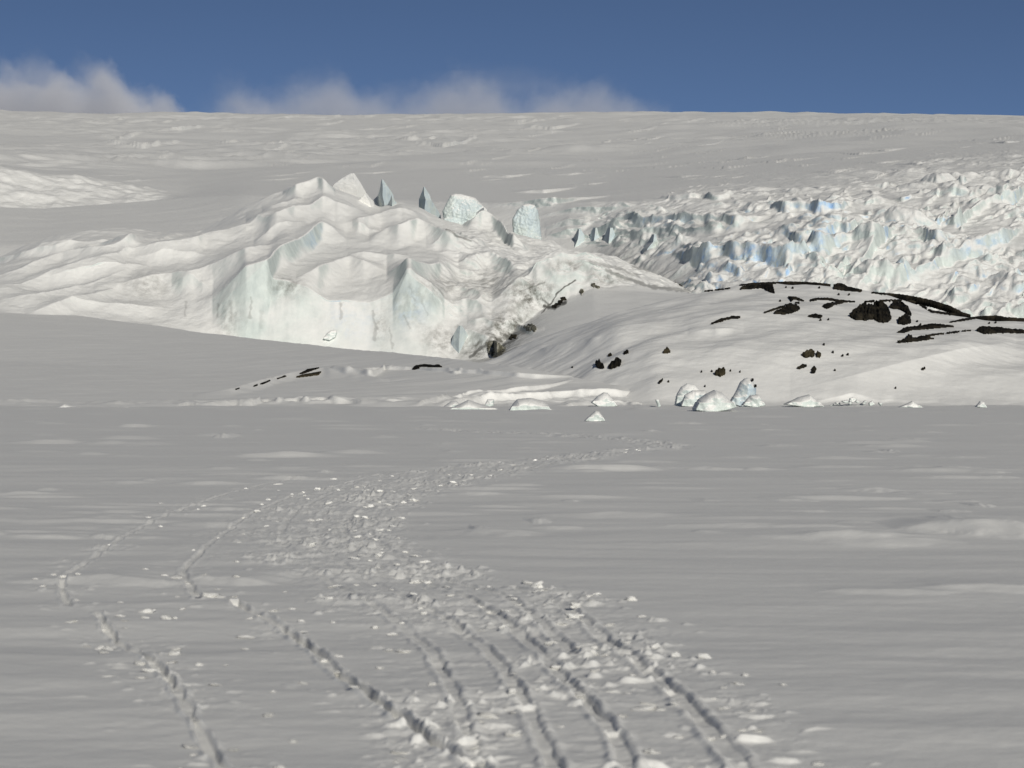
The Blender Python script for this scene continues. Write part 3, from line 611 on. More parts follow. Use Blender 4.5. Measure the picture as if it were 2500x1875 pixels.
def outcrop(name, poly, ter, mat, hmax, label, cat, group, step=1.4, seed=0, rough=2.0):
    """bedrock or boulder bedded in the slope: follows the ground and stands hmax metres out of it"""
    p = np.asarray(poly, float); u0, v0 = p.min(0) - 4; u1, v1 = p.max(0) + 4
    g = np.arange(u0, u1 + step, step); hh = np.arange(v0, v1 + step, step); uu, vv = np.meshgrid(g, hh, indexing='ij')
    ju = uu + rough * perlin(uu / 7, vv / 5, seed + 3); jv = vv + rough * 0.6 * perlin(uu / 6, vv / 4, seed + 8)
    m = inside(p, ju, jv); d = edge_dist(p, ju, jv)
    Yd = ter.depth(uu.ravel(), np.clip(vv, None, 979).ravel()).reshape(uu.shape)
    mb = inside(p, uu, vv); low = np.where(mb, vv, -1).max(1); low = np.interp(np.arange(len(g)), np.where(low > 0)[0], low[low > 0]) if (low > 0).any() else np.full(len(g), v1)
    Yb = ter.depth(g, np.clip(low, None, 979)); Yb = np.minimum(Yb, np.median(Yb) + 0.35 * (u1 - u0) / F * np.median(Yb) + 3)
    Yd = np.clip(Yd, Yb[:, None] - 2, Yb[:, None] + 7)
    x = (uu - CX) / F * Yd; z = H + (CY - vv) / F * Yd
    hgt = hmax * np.clip(d / 4.0, 0, 1) ** 0.6 * (0.75 + 0.5 * perlin(uu / 6, vv / 5, seed + 21)) + 0.05
    front = np.stack([x, Yd - 0.2, z + hgt], -1); back = np.stack([x, Yd + 0.1, z - 0.6], -1)
    # z grid runs down the picture, so wind the faces the other way round
    if name == 'rock_ledge' and 'skyline' not in label and 'crest' not in label: m &= fbm(uu / 20, vv / 5, seed + 50, 3) > -.42
    parts = components(m)
    for q in parts:
        o = shell(name, q, front, back, mat)
        if o is not None: tag(o, label if len(parts) == 1 else 'piece of the broken ' + label, cat, group)

def components(m):
    """separate islands of a mask of grid points, small crumbs left out"""
    c = m[:-1, :-1] & m[1:, :-1] & m[:-1, 1:] & m[1:, 1:]; lab = np.zeros(c.shape, int); out = []; n = 0
    for i, j in zip(*np.where(c)):
        if lab[i, j]: continue
        n += 1; st = [(i, j)]; lab[i, j] = n; cell = []
        while st:
            a, b = st.pop(); cell.append((a, b))
            for a2, b2 in ((a + 1, b), (a - 1, b), (a, b + 1), (a, b - 1)):
                if 0 <= a2 < c.shape[0] and 0 <= b2 < c.shape[1] and c[a2, b2] and not lab[a2, b2]: lab[a2, b2] = n; st.append((a2, b2))
        if len(cell) < 6: continue
        q = np.zeros(m.shape, bool)
        for a, b in cell: q[a:a + 2, b:b + 2] = True
        out.append(q)
    big = max((q.sum() for q in out), default=0)
    return [q for q in out if q.sum() >= .06 * big]

def strip(line, wd):
    """outline of a ribbon along a line"""
    p = np.asarray(line, float); t = np.gradient(p, axis=0); n = np.stack([-t[:, 1], t[:, 0]], 1); n /= np.linalg.norm(n, axis=1, keepdims=True) + 1e-9
    w_ = np.full(len(p), wd / 2.0); w_[0] *= .3; w_[-1] *= .3
    return np.vstack([p + n * w_[:, None], (p - n * w_[:, None])[::-1]])

def Z4(pts): return [(1800 + .3165 * a, 380 + .3165 * b) for a, b in pts]
def Z3(pts): return [(1200 + .3165 * a, 380 + .3165 * b) for a, b in pts]
def Z2(pts): return [(600 + .3165 * a, 380 + .3165 * b) for a, b in pts]
def Z5(pts): return [(.452 * a, 800 + .452 * b) for a, b in pts]
def ZB(pts): return [(1600 + .2713 * a, 880 + .2713 * b) for a, b in pts]
def ZA(pts): return [(1050 + .2713 * a, 880 + .2713 * b) for a, b in pts]
G_ROCK = 'black rocks showing through the snow hill'
ROCKS = [
    (Z4([(860, 1240), (930, 1180), (990, 1145), (1000, 1160), (1040, 1170), (1060, 1140), (1120, 1145), (1150, 1170), (1170, 1200), (1190, 1260), (1160, 1290), (1100, 1290), (1050, 1265), (990, 1275), (900, 1270)]), 'rock_outcrop', .5, 'largest black rock outcrop, a broad lump high on the snow hill'),
    (Z4([(1165, 1175), (1200, 1135), (1270, 1140), (1310, 1165), (1352, 1238), (1310, 1228), (1260, 1190), (1180, 1182)]), 'rock_outcrop', .35, 'hooked black rock arching off the right shoulder of the largest outcrop'),
    (Z4([(1232, 1270), (1290, 1238), (1338, 1248), (1338, 1292), (1290, 1308), (1240, 1302)]), 'boulder', .4, 'squat black boulder just below and right of the largest outcrop'),
    (Z4([(0, 1034), (60, 1008), (250, 990), (275, 1005), (284, 1035), (292, 1068), (240, 1052), (190, 1025), (60, 1034)]), 'rock_outcrop', .25, 'black rock wedge on the hill crest just under the blue ice cliff'),
    (strip(Z4([(-60, 1012), (120, 990), (400, 979), (560, 985), (700, 997), (770, 1004)]), 4.5), 'rock_ledge', .10, 'hair-thin dark rock ledge along the hill crest under the blue ice'),
    (Z4([(735, 1002), (770, 990), (800, 990), (850, 1012), (960, 1040), (985, 1058), (930, 1052), (850, 1045), (740, 1032)]), 'rock_outcrop', .2, 'black rock on the hill crest right of the thin ledge'),
    (strip(Z4([(980, 1050), (1110, 1066), (1260, 1078), (1380, 1098), (1500, 1124), (1640, 1168), (1740, 1218), (1840, 1246)]), 5), 'rock_ledge', .07, 'long black ledge running down the right end of the hill skyline'),
    (strip(Z4([(920, 1132), (1050, 1125), (1200, 1120), (1330, 1120), (1430, 1162), (1500, 1206), (1640, 1224), (1740, 1218)]), 5.5), 'rock_ledge', .1, 'black ledge passing over the top of the largest outcrop'),
    (strip(Z4([(160, 1228), (280, 1190), (400, 1150), (520, 1130), (620, 1107), (700, 1108), (800, 1124), (930, 1130)]), 5), 'rock_ledge', .15, 'arched black ledge left of the largest outcrop'),
    (Z4([(265, 1220), (330, 1190), (400, 1155), (460, 1150), (490, 1185), (430, 1215), (350, 1228)]), 'rock_outcrop', .25, 'black rock wedge hanging below the arched ledge'),
    (Z4([(385, 1088), (450, 1094), (535, 1128), (480, 1122), (440, 1112), (410, 1134)]), 'rock_outcrop', .2, 'small claw-shaped black rock above the arched ledge'),
    (Z4([(645, 1162), (700, 1140), (790, 1128), (860, 1132), (760, 1152), (690, 1186)]), 'rock_outcrop', .2, 'ragged black rock under the arched ledge, nearest the largest outcrop'),
    (Z4([(535, 1240), (600, 1224), (660, 1238), (640, 1258), (580, 1252)]), 'rock_outcrop', .2, 'flat black rock alone on the snow below the arched ledge'),
    (Z4([(1212, 1372), (1300, 1328), (1400, 1318), (1500, 1300), (1600, 1308), (1695, 1320), (1500, 1338), (1350, 1348), (1290, 1368)]), 'rock_outcrop', .2, 'long flat black rock below the squat boulder'),
    (strip(Z4([(1600, 1294), (1730, 1270), (1850, 1250), (2000, 1244), (2080, 1257), (2212, 1266), (2400, 1280)]), 6), 'rock_ledge', .08, 'black ledge ending the skyline at the right edge of the photo'),
    (Z4([(1835, 1352), (1880, 1322), (2000, 1328), (2100, 1342), (2230, 1350), (2230, 1374), (2050, 1370), (1900, 1378)]), 'rock_outcrop', .25, 'broad black rock cut by the right edge of the photo'),
    (strip(Z4([(1340, 1410), (1500, 1386), (1630, 1370), (1740, 1356), (1850, 1346)]), 4), 'rock_ledge', .15, 'thin black ledge leading left from the rock at the right edge'),
    (Z4([(1152, 1452), (1250, 1432), (1300, 1412), (1310, 1390), (1345, 1388), (1352, 1410), (1450, 1400), (1535, 1414), (1400, 1432), (1260, 1446)]), 'rock_outcrop', .25, 'lowest black rock band on the right with a round knob on top'),
    (Z4([(488, 1547), (520, 1520), (565, 1508), (602, 1525), (592, 1552), (530, 1558)]), 'boulder', .4, 'larger of two brown-black boulders side by side in mid-slope'),
    (Z4([(600, 1530), (625, 1522), (645, 1538), (640, 1560), (612, 1556)]), 'boulder', .3, 'smaller of two brown-black boulders side by side in mid-slope'),
    (Z4([(450, 1642), (490, 1620), (555, 1615), (530, 1630), (480, 1644)]), 'boulder', .2, 'flat black stone below the pair of boulders in mid-slope'),
    (Z4([(560, 1655), (590, 1628), (612, 1652), (590, 1660)]), 'boulder', .25, 'small pointed black stone below the pair of boulders in mid-slope'),
    (Z3([(798, 1602), (830, 1590), (850, 1612), (875, 1635), (858, 1650), (815, 1640), (800, 1625)]), 'boulder', .4, 'black boulder, left of the curved pair low on the snow hill'),
    (Z3([(886, 1648), (930, 1600), (970, 1576), (1008, 1588), (992, 1622), (930, 1648)]), 'boulder', .4, 'black boulder, right of the curved pair low on the snow hill'),
    (Z3([(1012, 1525), (1045, 1502), (1064, 1520), (1030, 1536)]), 'boulder', .3, 'round dark boulder above the curved pair'),
    (Z3([(888, 1548), (915, 1526), (935, 1546)]), 'boulder', .25, 'small grey stone above the left one of the curved pair'),
    (Z3([(1312, 1528), (1352, 1492), (1394, 1522)]), 'boulder', .4, 'grey peaked boulder standing alone right of the curved pair'),
    (strip(Z3([(1675, 1308), (1760, 1275), (1850, 1252), (1955, 1246)]), 6), 'rock_ledge', .2, 'short slanting black ledge left of the arched ledge'),
    (strip(Z3([(1570, 1065), (1650, 1048), (1750, 1036), (1830, 1026), (1900, 1010)]), 3), 'rock_ledge', .12, 'thin dark ledge where the hill crest meets the dirty ice'),
    (ZB([(525, 132), (545, 102), (600, 88), (640, 94), (622, 132), (580, 147)]), 'boulder', .4, 'brown boulder just above the leaning ice blocks'),
    (ZB([(1262, 77), (1330, 38), (1372, 46), (1340, 62), (1300, 76)]), 'boulder', .25, 'long black stone above the drift right of the ice blocks'),
    (ZB([(1388, 117), (1420, 82), (1452, 104), (1424, 118)]), 'boulder', .3, 'triangular black stone below the long black stone'),
    (ZB([(10, 208), (66, 166), (72, 180), (40, 212)]), 'boulder', .25, 'slanting black stone left of the leaning ice blocks'),
]
small_stones = [ZB([(a - 12, b + 10), (a, b - 12), (a + 14, b + 8)]) for a, b in [(445, 230), (115, 188), (760, 100), (1155, 152), (1612, 86), (2160, 246), (505, 95), (415, 98), (450, 88), (675, 90)]]
small_stones += [Z3([(a - 10, b + 7), (a, b - 8), (a + 12, b + 4)]) for a, b in [(640, 1510), (690, 1438), (820, 1410), (905, 1375), (1110, 1608), (1137, 1580), (1255, 1598), (1190, 1545), (620, 1632), (1216, 1157), (1110, 1365), (1240, 1340), (860, 1255), (945, 1232), (1060, 1375), (1170, 1555), (1300, 1590)]]
small_stones += [Z4([(a - 14, b + 8), (a, b - 10), (a + 16, b + 4)]) for a, b in [(328, 1120), (1410, 1302), (1385, 1278), (640, 1268), (700, 1264), (780, 1070), (860, 1072), (375, 1015), (425, 1020), (630, 1018), (735, 1515), (850, 1532), (810, 1542), (665, 1456), (1440, 1638), (1425, 1645), (1635, 1365), (1940, 1292), (1990, 1288)]]
for i, (pl, nm, hm, lb) in enumerate(ROCKS):
    brown = 'brown' in lb or 'grey' in lb
    outcrop(nm, pl, KNOLL, M_BROWN if brown else M_ROCK, hm, lb, 'rock', G_ROCK, seed=i * 5, rough=1.4 if nm == 'rock_ledge' else 1.8)
for i, pl in enumerate(small_stones):
    outcrop('stone', pl, KNOLL, M_ROCK, .07, 'small dark stone poking through the snow of the rocky hill', 'stone', 'small stones on the rocky hill', step=1.1, seed=300 + i * 3, rough=.5)
HR = [
    (Z5([(1612, 252), (1660, 226), (1742, 213), (1692, 232), (1640, 250)]), 'upper black rock sliver at the top of the rib on the smooth hill'),
    (Z5([(1590, 268), (1640, 254), (1742, 236), (1722, 257), (1610, 272)]), 'brown rock sliver just under the top one on the smooth hill'),
    (Z5([(1488, 278), (1540, 260), (1552, 264), (1505, 278)]), 'middle rock sliver on the rib of the smooth hill'),
    (Z5([(1396, 308), (1456, 284), (1466, 288), (1425, 306)]), 'dark rock sliver left of the middle one on the rib'),
    (Z5([(1362, 320), (1392, 306), (1398, 310), (1372, 322)]), 'second lowest rock sliver of the rib'),
    (Z5([(1262, 336), (1300, 324), (1318, 324), (1280, 336)]), 'lowest rock sliver at the left end of the rib'),
    (Z2([(1278, 1648), (1310, 1620), (1380, 1610), (1450, 1618), (1490, 1612), (1524, 1634), (1440, 1634), (1360, 1630), (1300, 1652)]), 'long dark rock sliver alone beside the upper track on the smooth hill'),
]
for i, (pl, lb) in enumerate(HR):
    outcrop('rock_sliver', pl, HILL, M_BROWN if 'brown' in lb else M_ROCK, .12, lb, 'rock', 'rock slivers on the smooth hill', step=1.0, seed=500 + i * 4, rough=.8)
GR = [
    (Z3([(455, 1168), (500, 1140), (540, 1100), (575, 1074), (572, 1110), (530, 1150), (485, 1180)]), M_ROCK, 'hooked dark rock at the foot of the dirty ice'),
    (Z3([(672, 1052), (700, 1032), (716, 1060), (690, 1076)]), M_DIRTY, 'small dusty rock on the snow ramp right of the hooked rock'),
    (Z3([(760, 990), (800, 990), (850, 1022), (820, 1030), (780, 1012)]), M_DIRTY, 'larger dusty rock on the snow ramp right of the hooked rock'),
    (Z3([(110, 1412), (150, 1385), (210, 1372), (190, 1410), (140, 1424)]), M_BROWN, 'brown rock in the rubble at the glacier foot'),
    (Z3([(240, 1320), (300, 1300), (372, 1332), (330, 1358), (270, 1350)]), M_DIRTY, 'dusty grey rock at the right end of the glacier foot rubble'),
    (Z3([(-40, 1440), (30, 1432), (112, 1480), (90, 1540), (40, 1568), (-30, 1530)]), M_DIRTY, 'largest dusty rock at the glacier foot beside the smooth hill'),
    (Z3([(1376, 955), (1420, 960), (1500, 1000), (1590, 1030), (1500, 1030), (1420, 985)]), M_BROWN, 'dark rubble band at the foot of the ice left of the blue cliff'),
    (Z3([(1230, 880), (1300, 872), (1350, 895), (1300, 902)]), M_BROWN, 'short rubble band above the snow ramp'),
]
for i, (pl, mt, lb) in enumerate(GR):
    outcrop('moraine_rock', pl, GL, mt, .25, lb, 'rock', 'rocks along the glacier foot', seed=700 + i * 6, rough=6.0)

# ------------------------------------------------------------------ free standing ice: blocks on the shore, spires on the glacier
def pillow(name, poly, Y0, thick, mat, label, cat, group, step=1.6, seed=0, pw=0.5, lean=0.0, bumps=0.1, base=None, blue=0.0):
    p = np.asarray(poly, float)
    if Y0 < 200 and mat is not M_ROCK:
        vg = CY + H * F / Y0; vb = p[:, 1].max(); lowp = p[:, 1] > vb - .28 * (vb - p[:, 1].min()) - 2
        if vb < vg + 2 and base is None: p[lowp, 1] += vg + 2 - vb
    u0, v0 = p.min(0) - 3; u1, v1 = p.max(0) + 3
    g = np.arange(u0, u1 + step, step); hh = np.arange(v0, v1 + step, step); uu, vv = np.meshgrid(g, hh, indexing='ij')
    m = inside(p, uu, vv)
    d = edge_dist(p, uu, vv); dm = d[m].max() + 1e-6
    vb = p[:, 1].max(); dv = np.maximum(d, np.where(vv > vb - dm, dm * 0.8, 0))   # full thickness where it meets the ground
    t = np.clip(dv / dm, 0, 1); prof = (1 - (1 - t) ** 2) ** pw
    s = Y0 / F
    off = thick * prof * (1 + (0.15 if name == 'serac' else 0.3) * fbm(uu * s / (thick + .3), vv * s / (thick + .3), seed, 3)) + bumps * fbm(uu * s / .5, vv * s / .5, seed + 4, 3)
    yb = Y0 + lean * (vb - vv) * s
    yf = yb - off; bk = yb + off * 0.9
    fr = np.stack([(uu - CX) / F * Y0, yf, H + (CY - vv) * s], -1); bb = np.stack([(uu - CX) / F * Y0, bk, H + (CY - vv) * s], -1)
    o = shell(name, m, fr, bb, mat)
    # round the silhouette a little
    md = o.modifiers.new('soften', 'SMOOTH'); md.iterations = 3; md.factor = 0.5
    attr(o, 'blue', np.full(len(o.data.vertices), blue)); attr(o, 'dirt', np.zeros(len(o.data.vertices)))
    return tag(o, label, cat, group)

G_BLK = 'ice blocks along the shore'
BL = [
    (ZA([(700, 462), (722, 425), (740, 390), (780, 345), (900, 333), (1010, 358), (1060, 393), (1082, 430), (1112, 442), (1090, 470), (900, 480), (720, 480)]), 160, 2.0, 'wide flat-topped snowy ice block left of the peaked snow block', 0),
    (ZA([(1380, 545), (1440, 490), (1486, 450), (1520, 455), (1552, 495), (1582, 545), (1480, 556)]), 112, .55, 'small peaked snow block standing alone in front of the shore', 0),
    (ZA([(1445, 378), (1500, 320), (1560, 283), (1600, 290), (1650, 350), (1690, 412), (1600, 425), (1500, 415)]), 182, 1.2, 'humped snow block before the bright snow edge', 0),
    (ZA([(485, 385), (515, 345), (580, 347), (575, 385), (530, 398)]), 182, .5, 'little square snow block left of the wide flat-topped block', 0),
    (ZA([(50, 455), (120, 412), (190, 362), (235, 360), (290, 400), (200, 460)]), 180, 1.2, 'slim snow ridge at the left end of the block row', 0),
    (ZA([(120, 465), (240, 400), (345, 350), (470, 395), (600, 425), (660, 462), (400, 482)]), 163, 2.0, 'long low snow mound left of the wide flat-topped block', 0),
    (ZA([(2020, 350), (2055, 342), (2082, 380), (2050, 392)]), 180, .35, 'tiny snow lump right of the bright snow edge', 0),
    (ZA([(200, 560), (255, 528), (300, 550), (310, 565)]), 118, .3, 'tiny low snow lump in front of the long low mound', 0),
    (ZB([(172, 385), (190, 300), (230, 235), (285, 203), (350, 213), (410, 275), (420, 340), (300, 390)]), 184, 1.1, 'tall curved ice block leaning at the back left of the leaning group', .1),
    (ZB([(225, 368), (260, 310), (330, 268), (440, 268), (480, 300), (440, 370), (330, 380)]), 181, .9, 'low snowy ice block wedged between the curved block and the front mound', .2),
    (ZB([(335, 448), (380, 350), (450, 300), (530, 262), (600, 288), (690, 375), (720, 420), (620, 450), (480, 470)]), 152, 2.0, 'big rounded snow mound with a crack, front of the leaning group', 0),
    (ZB([(660, 330), (730, 260), (758, 195), (800, 160), (832, 152), (872, 162), (892, 215), (908, 250), (904, 330), (780, 365)]), 182, 1.2, 'tallest bluish ice block with dark stones on its right edge', .6),
    (ZB([(770, 350), (850, 312), (930, 302), (990, 350), (900, 372)]), 178, 1.0, 'low snow drift at the foot of the tallest ice block', 0),
    (ZB([(1150, 372), (1280, 330), (1384, 303), (1440, 345), (1510, 392), (1330, 400)]), 180, 1.6, 'pointed snow drift right of the leaning group', 0),
    ([(2190, 992), (2215, 984), (2227, 978), (2238, 985), (2256, 993)], 176, .6, 'small peaked snow lump far right on the shore', 0),
    ([(2380, 990), (2392, 978), (2402, 980), (2410, 992)], 176, .5, 'smallest snow lump at the right end of the shore', 0),
    ([(120, 1004), (145, 992), (160, 985), (175, 990), (200, 992), (220, 1004)], 172, .8, 'rough pile of snow at the left end of the shore', 0),
    ([(284, 1004), (300, 993), (312, 992), (330, 1003)], 172, .5, 'small snow lump right of the rough pile on the left shore', 0),
]
for i, (pl, Y0, th, lb, bl_) in enumerate(BL):
    pillow('ice_block' if 'ice' in lb else 'snow_block', pl, Y0, th, M_BLOCK, lb, 'ice block' if 'ice' in lb else 'snow block', G_BLK, step=1.0, seed=900 + i * 7, bumps=.06, blue=bl_ * .6)
# dark stones stuck to the tallest block
for k, (a, b) in enumerate([(875, 172), (902, 226)]):
    pl = ZB([(a - 14, b + 14), (a - 12, b - 12), (a + 6, b - 16), (a + 14, b + 4), (a + 4, b + 18)])
    pillow('stone', pl, 181.0, .2, M_ROCK, ['upper dark stone on the edge of the tallest ice block', 'lower dark stone on the edge of the tallest ice block'][k], 'stone', 'stones on the tallest ice block', step=.8, seed=40 + k)
# rubble at the foot of the rocky hill
for k, (u, v, r) in enumerate([(2045, 975, 9), (2062, 970, 10), (2080, 966, 12), (2095, 970, 10), (2110, 974, 10), (2128, 975, 11), (2150, 977, 9), (2030, 979, 7), (2075, 975, 8), (2100, 980, 8)]):
    ang = np.sort(rng.uniform(0, 2 * math.pi, 7)); rr = r * rng.uniform(.6, 1.1, 7)
    pillow('snow_block', [(u + a * math.cos(t), v + 9 + .75 * a * math.sin(t)) for a, t in zip(rr, ang)], 183 + rng.uniform(-1, 1), .3, M_BLOCK, 'broken snow chunk in the rubble pile at the foot of the rocky hill', 'snow block', 'broken snow chunks under the rocky hill', step=.9, seed=60 + k, base=1)

def blade(name, rows, Y0, kl, kr, label, blue=.22, n=46, seed=0):
    """spire lofted between a left edge, a front arris and a right edge; kl, kr say how far the flanks run back"""
    r = np.array(rows, float); r = np.vstack([r, r[-1] + np.array([35, -6, 0, 6])]); v = np.linspace(r[0, 0], r[-1, 0], n); L, C, R = (np.interp(v, r[:, 0], r[:, k]) for k in (1, 2, 3))
    s = Y0 / F; ring = []
    m_ = 7
    def pt(u, vv, y): return [(u - CX) / F * y, y, H + (CY - vv) / F * y]
    for i in range(n):
        row = []
        yL = Y0 + kl * (C[i] - L[i]) * s; yR = Y0 + kr * (R[i] - C[i]) * s
        for t in np.linspace(0, 1, m_, endpoint=False): row.append(pt(L[i] + (C[i] - L[i]) * t, v[i], yL + (Y0 - yL) * t))
        for t in np.linspace(0, 1, m_, endpoint=False): row.append(pt(C[i] + (R[i] - C[i]) * t, v[i], Y0 + (yR - Y0) * t))
        yb = max(yL, yR) + .5 * (R[i] - L[i]) * s
        row.append(pt(R[i], v[i], yR)); mid = (L[i] + R[i]) / 2; row.append(pt(mid + .25 * (R[i] - L[i]), v[i], yb)); row.append(pt(mid - .25 * (R[i] - L[i]), v[i], yb))
        ring.append(row)
    co = np.array(ring); k = co.shape[1]
    nz = fbm(co[..., 0] / 1.3, co[..., 2] / 1.3, seed, 3) * .12; co[..., 1] += nz; co[..., 0] += .5 * nz * np.linspace(0, 1, n)[:, None]
    f = []
    for i in range(n - 1):
        for j in range(k): f.append([i * k + j, (i + 1) * k + j, (i + 1) * k + (j + 1) % k, i * k + (j + 1) % k])
    o = mesh_obj(name, co.reshape(-1, 3), f, M_SERAC if blue > .1 else M_FAR, smooth=False)
    attr(o, 'blue', np.full(n * k, blue)); attr(o, 'dirt', np.zeros(n * k))
    return tag(o, label, 'ice spire', 'ice spires on the glacier')
def Z6(a, b): return (780 + .1356 * a, 400 + .1356 * b)
def rows6(lst): return [(400 + .1356 * b, 780 + .1356 * l, 780 + .1356 * c, 780 + .1356 * r) for b, l, c, r in lst]
def rows7(lst): return [(440 + .1808 * b, 1040 + .1808 * l, 1040 + .1808 * c, 1040 + .1808 * r) for b, l, c, r in lst]
blade('ice_spire', rows6([(280, 1118, 1128, 1140), (420, 1092, 1138, 1240), (500, 1075, 1138, 1295), (570, 1050, 1136, 1330), (650, 972, 1150, 1345), (720, 1000, 1165, 1345), (900, 1000, 1180, 1345)]), 518, 9, 1.6, 'tallest slender ice spire with a dark left side')
blade('ice_spire', rows6([(415, 1872, 1880, 1892), (480, 1855, 1882, 1930), (560, 1820, 1885, 1985), (640, 1790, 1912, 2010), (760, 1790, 1895, 2080), (920, 1780, 1890, 2180)]), 515, 9, 1.8, 'ice spire with a dark left side standing alone to the right')
blade('ice_spire', rows6([(570, 1290, 1298, 1306), (640, 1275, 1310, 1345), (720, 1235, 1310, 1400), (830, 1180, 1300, 1440), (900, 1170, 1300, 1440)]), 509, 6, 2, 'short dark ice fin at the foot of the tallest spire')
blade('ice_spire', rows6([(530, 830, 840, 850), (600, 770, 850, 905), (680, 690, 900, 975), (790, 690, 930, 985), (870, 690, 930, 985)]), 510, .8, 3, 'little pyramid of ice in front of the big snow peak', .1)
blade('ice_spire', rows6([(170, 570, 600, 625), (250, 420, 620, 680), (350, 280, 640, 745), (500, 175, 670, 830), (700, 120, 690, 900), (850, 100, 690, 930)]), 522, .7, 2.0, 'big rounded snow peak left of the spires', .05)
blade('ice_spire', rows7([(490, 1370, 1385, 1400), (560, 1345, 1390, 1460), (640, 1305, 1345, 1490), (750, 1300, 1330, 1500), (860, 1300, 1330, 1520)]), 512, 6, 1, 'small sharp ice fin in front of the upright ice slab')
blade('ice_spire', rows7([(660, 2050, 2065, 2085), (720, 2020, 2062, 2130), (800, 1975, 2050, 2150), (900, 1950, 2010, 2120), (980, 1950, 2010, 2120)]), float(CAP.depth([1405], [604])[0]), 6, 1, 'leaning ice spire with a dark side right of the upright slab')
blade('ice_spire', [(556, 1448, 1454, 1458), (575, 1440, 1452, 1462), (590, 1436, 1450, 1470), (620, 1430, 1450, 1475)], float(CAP.depth([1450], [596])[0]), 4, 1, 'stubby ice spire right of the leaning one')
blade('ice_spire', [(556, 1484, 1490, 1496), (575, 1476, 1488, 1502), (592, 1470, 1486, 1508), (620, 1465, 1486, 1510)], float(CAP.depth([1488], [596])[0]), 4, 1, 'stubby ice spire furthest right in the row of broken ice')
blade('ice_spire', [(572, 1592, 1597, 1602), (590, 1582, 1595, 1606), (608, 1568, 1580, 1612), (640, 1565, 1580, 1622)], float(CAP.depth([1592], [612])[0]), 5, 1, 'thin leaning ice fin left of the blue cliff')
blade('ice_spire', rows7([(370, 770, 783, 800), (420, 700, 785, 830), (500, 590, 770, 880), (580, 510, 720, 960), (680, 500, 700, 1050), (760, 500, 700, 1100)]), 507, 3.2, 1.6, 'dark-sided snowy peak right of the round ice block', .1)
pillow('serac', [(1079, 516), (1090, 494), (1100, 476), (1110, 472), (1130, 474), (1160, 482), (1178, 500), (1192, 512), (1192, 580), (1140, 585), (1100, 575), (1085, 545)], 515, 3.0, M_SERAC, 'round pale ice block beside the dark-sided peak', 'serac', 'ice blocks on the glacier', step=1.2, seed=31, pw=.38, bumps=.2, blue=.12)
pillow('serac', [(1250, 534), (1262, 512), (1275, 500), (1290, 496), (1306, 500), (1314, 512), (1319, 540), (1325, 600), (1290, 615), (1252, 600)], 509, 2.4, M_SERAC, 'upright pale ice slab between the peak and the broken row', 'serac', 'ice blocks on the glacier', step=1.2, seed=33, pw=.35, bumps=.2, blue=.15)

blade('ice_spire', [(795, 1120, 1124, 1128), (815, 1108, 1122, 1141), (850, 1098, 1120, 1149), (872, 1094, 1120, 1152)], float(GL.depth([1122], [850])[0]) - 1.2, 2, 2, 'pointed grey ice tooth at the lower foot of the glacier above the smooth hill', .16, seed=5)
pillow('snow_block', [(788, 828), (796, 814), (808, 806), (820, 804), (824, 812), (820, 824), (806, 832)], float(GL.depth([806], [818])[0]) - .5, .9, M_BLOCK, 'white snow ball lodged at the foot of the pale ice cliff', 'snow block', 'snow blocks at the ice cliff', step=1.0, seed=77, bumps=.05)

# ------------------------------------------------------------------ clods thrown out of the tracks
def clod_mesh(seed):
    r = np.random.RandomState(seed); n, k = 13, 18; co = []
    for i in range(n):
        th = math.pi * (i + .5) / n
        for j in range(k):
            ph = 2 * math.pi * j / k; co.append((math.sin(th) * math.cos(ph), math.sin(th) * math.sin(ph), math.cos(th)))
    co = np.array(co); kk = r.randn(5, 3); ph = r.uniform(0, 6, 5)
    rad = 1 + sum(.15 * np.sin(co @ (kk[q] * 3.2) + ph[q]) for q in range(5)); co = co * rad[:, None] * np.array([1, .85, .72])
    co = np.vstack([co, [0, 0, co[:k, 2].mean()], [0, 0, co[-k:, 2].mean()]])
    f = [[i * k + j, (i + 1) * k + j, (i + 1) * k + (j + 1) % k, i * k + (j + 1) % k] for i in range(n - 1) for j in range(k)]
    me = bpy.data.meshes.new('clod'); cap_f = [[n * k, j, (j + 1) % k] for j in range(k)] + [[n * k + 1, (n - 1) * k + (j + 1) % k, (n - 1) * k + j] for j in range(k)]
    me.from_pydata(co.tolist(), [], f + cap_f); me.polygons.foreach_set('use_smooth', [True] * len(me.polygons)); me.materials.append(M_CLOD); me.update()
    return me
CL = [clod_mesh(s) for s in range(10)]
def clod(x, y, r, label, flat=1.0):
    o = bpy.data.objects.new('snow_clod', CL[rng.randint(10)]); COL.objects.link(o)
    o.location = (x, y, FIELD.height(x, y) + r * .35 * flat); o.rotation_euler = (rng.uniform(-.2, .2), rng.uniform(-.2, .2), rng.uniform(-.7, .7))
    o.scale = (r * rng.uniform(.9, 1.4) / flat ** .3, r * rng.uniform(.7, 1.1), r * rng.uniform(.7, 1.0) * flat)
    return tag(o, label, 'snow clod', 'snow clods beside the ski tracks')
named = [(1312, 1438, 22, 'large peaked snow clod standing at the upper right edge of the tracks'), (1405, 1490, 20, 'flat pale snow clod below and right of the large peaked one'), (1402, 1515, 24, 'broad pale snow clod stacked under the flat one'),
         (1600, 1583, 16, 'rounded snow clod near the right edge of the tracks'), (1648, 1612, 17, 'left one of two lumps in the row right of the tracks'), (1718, 1615, 18, 'round lump, rightmost big clod of its row'), (1740, 1650, 12, 'oval clod below the round lump'),
         (1820, 1657, 10, 'small round clod farthest right of the tracks'), (1540, 1468, 16, 'long flat clod far right of the large peaked one'), (925, 1365, 14, 'round clod at the inside of the upper bend'), (905, 1238, 12, 'round clod above the upper bend')]
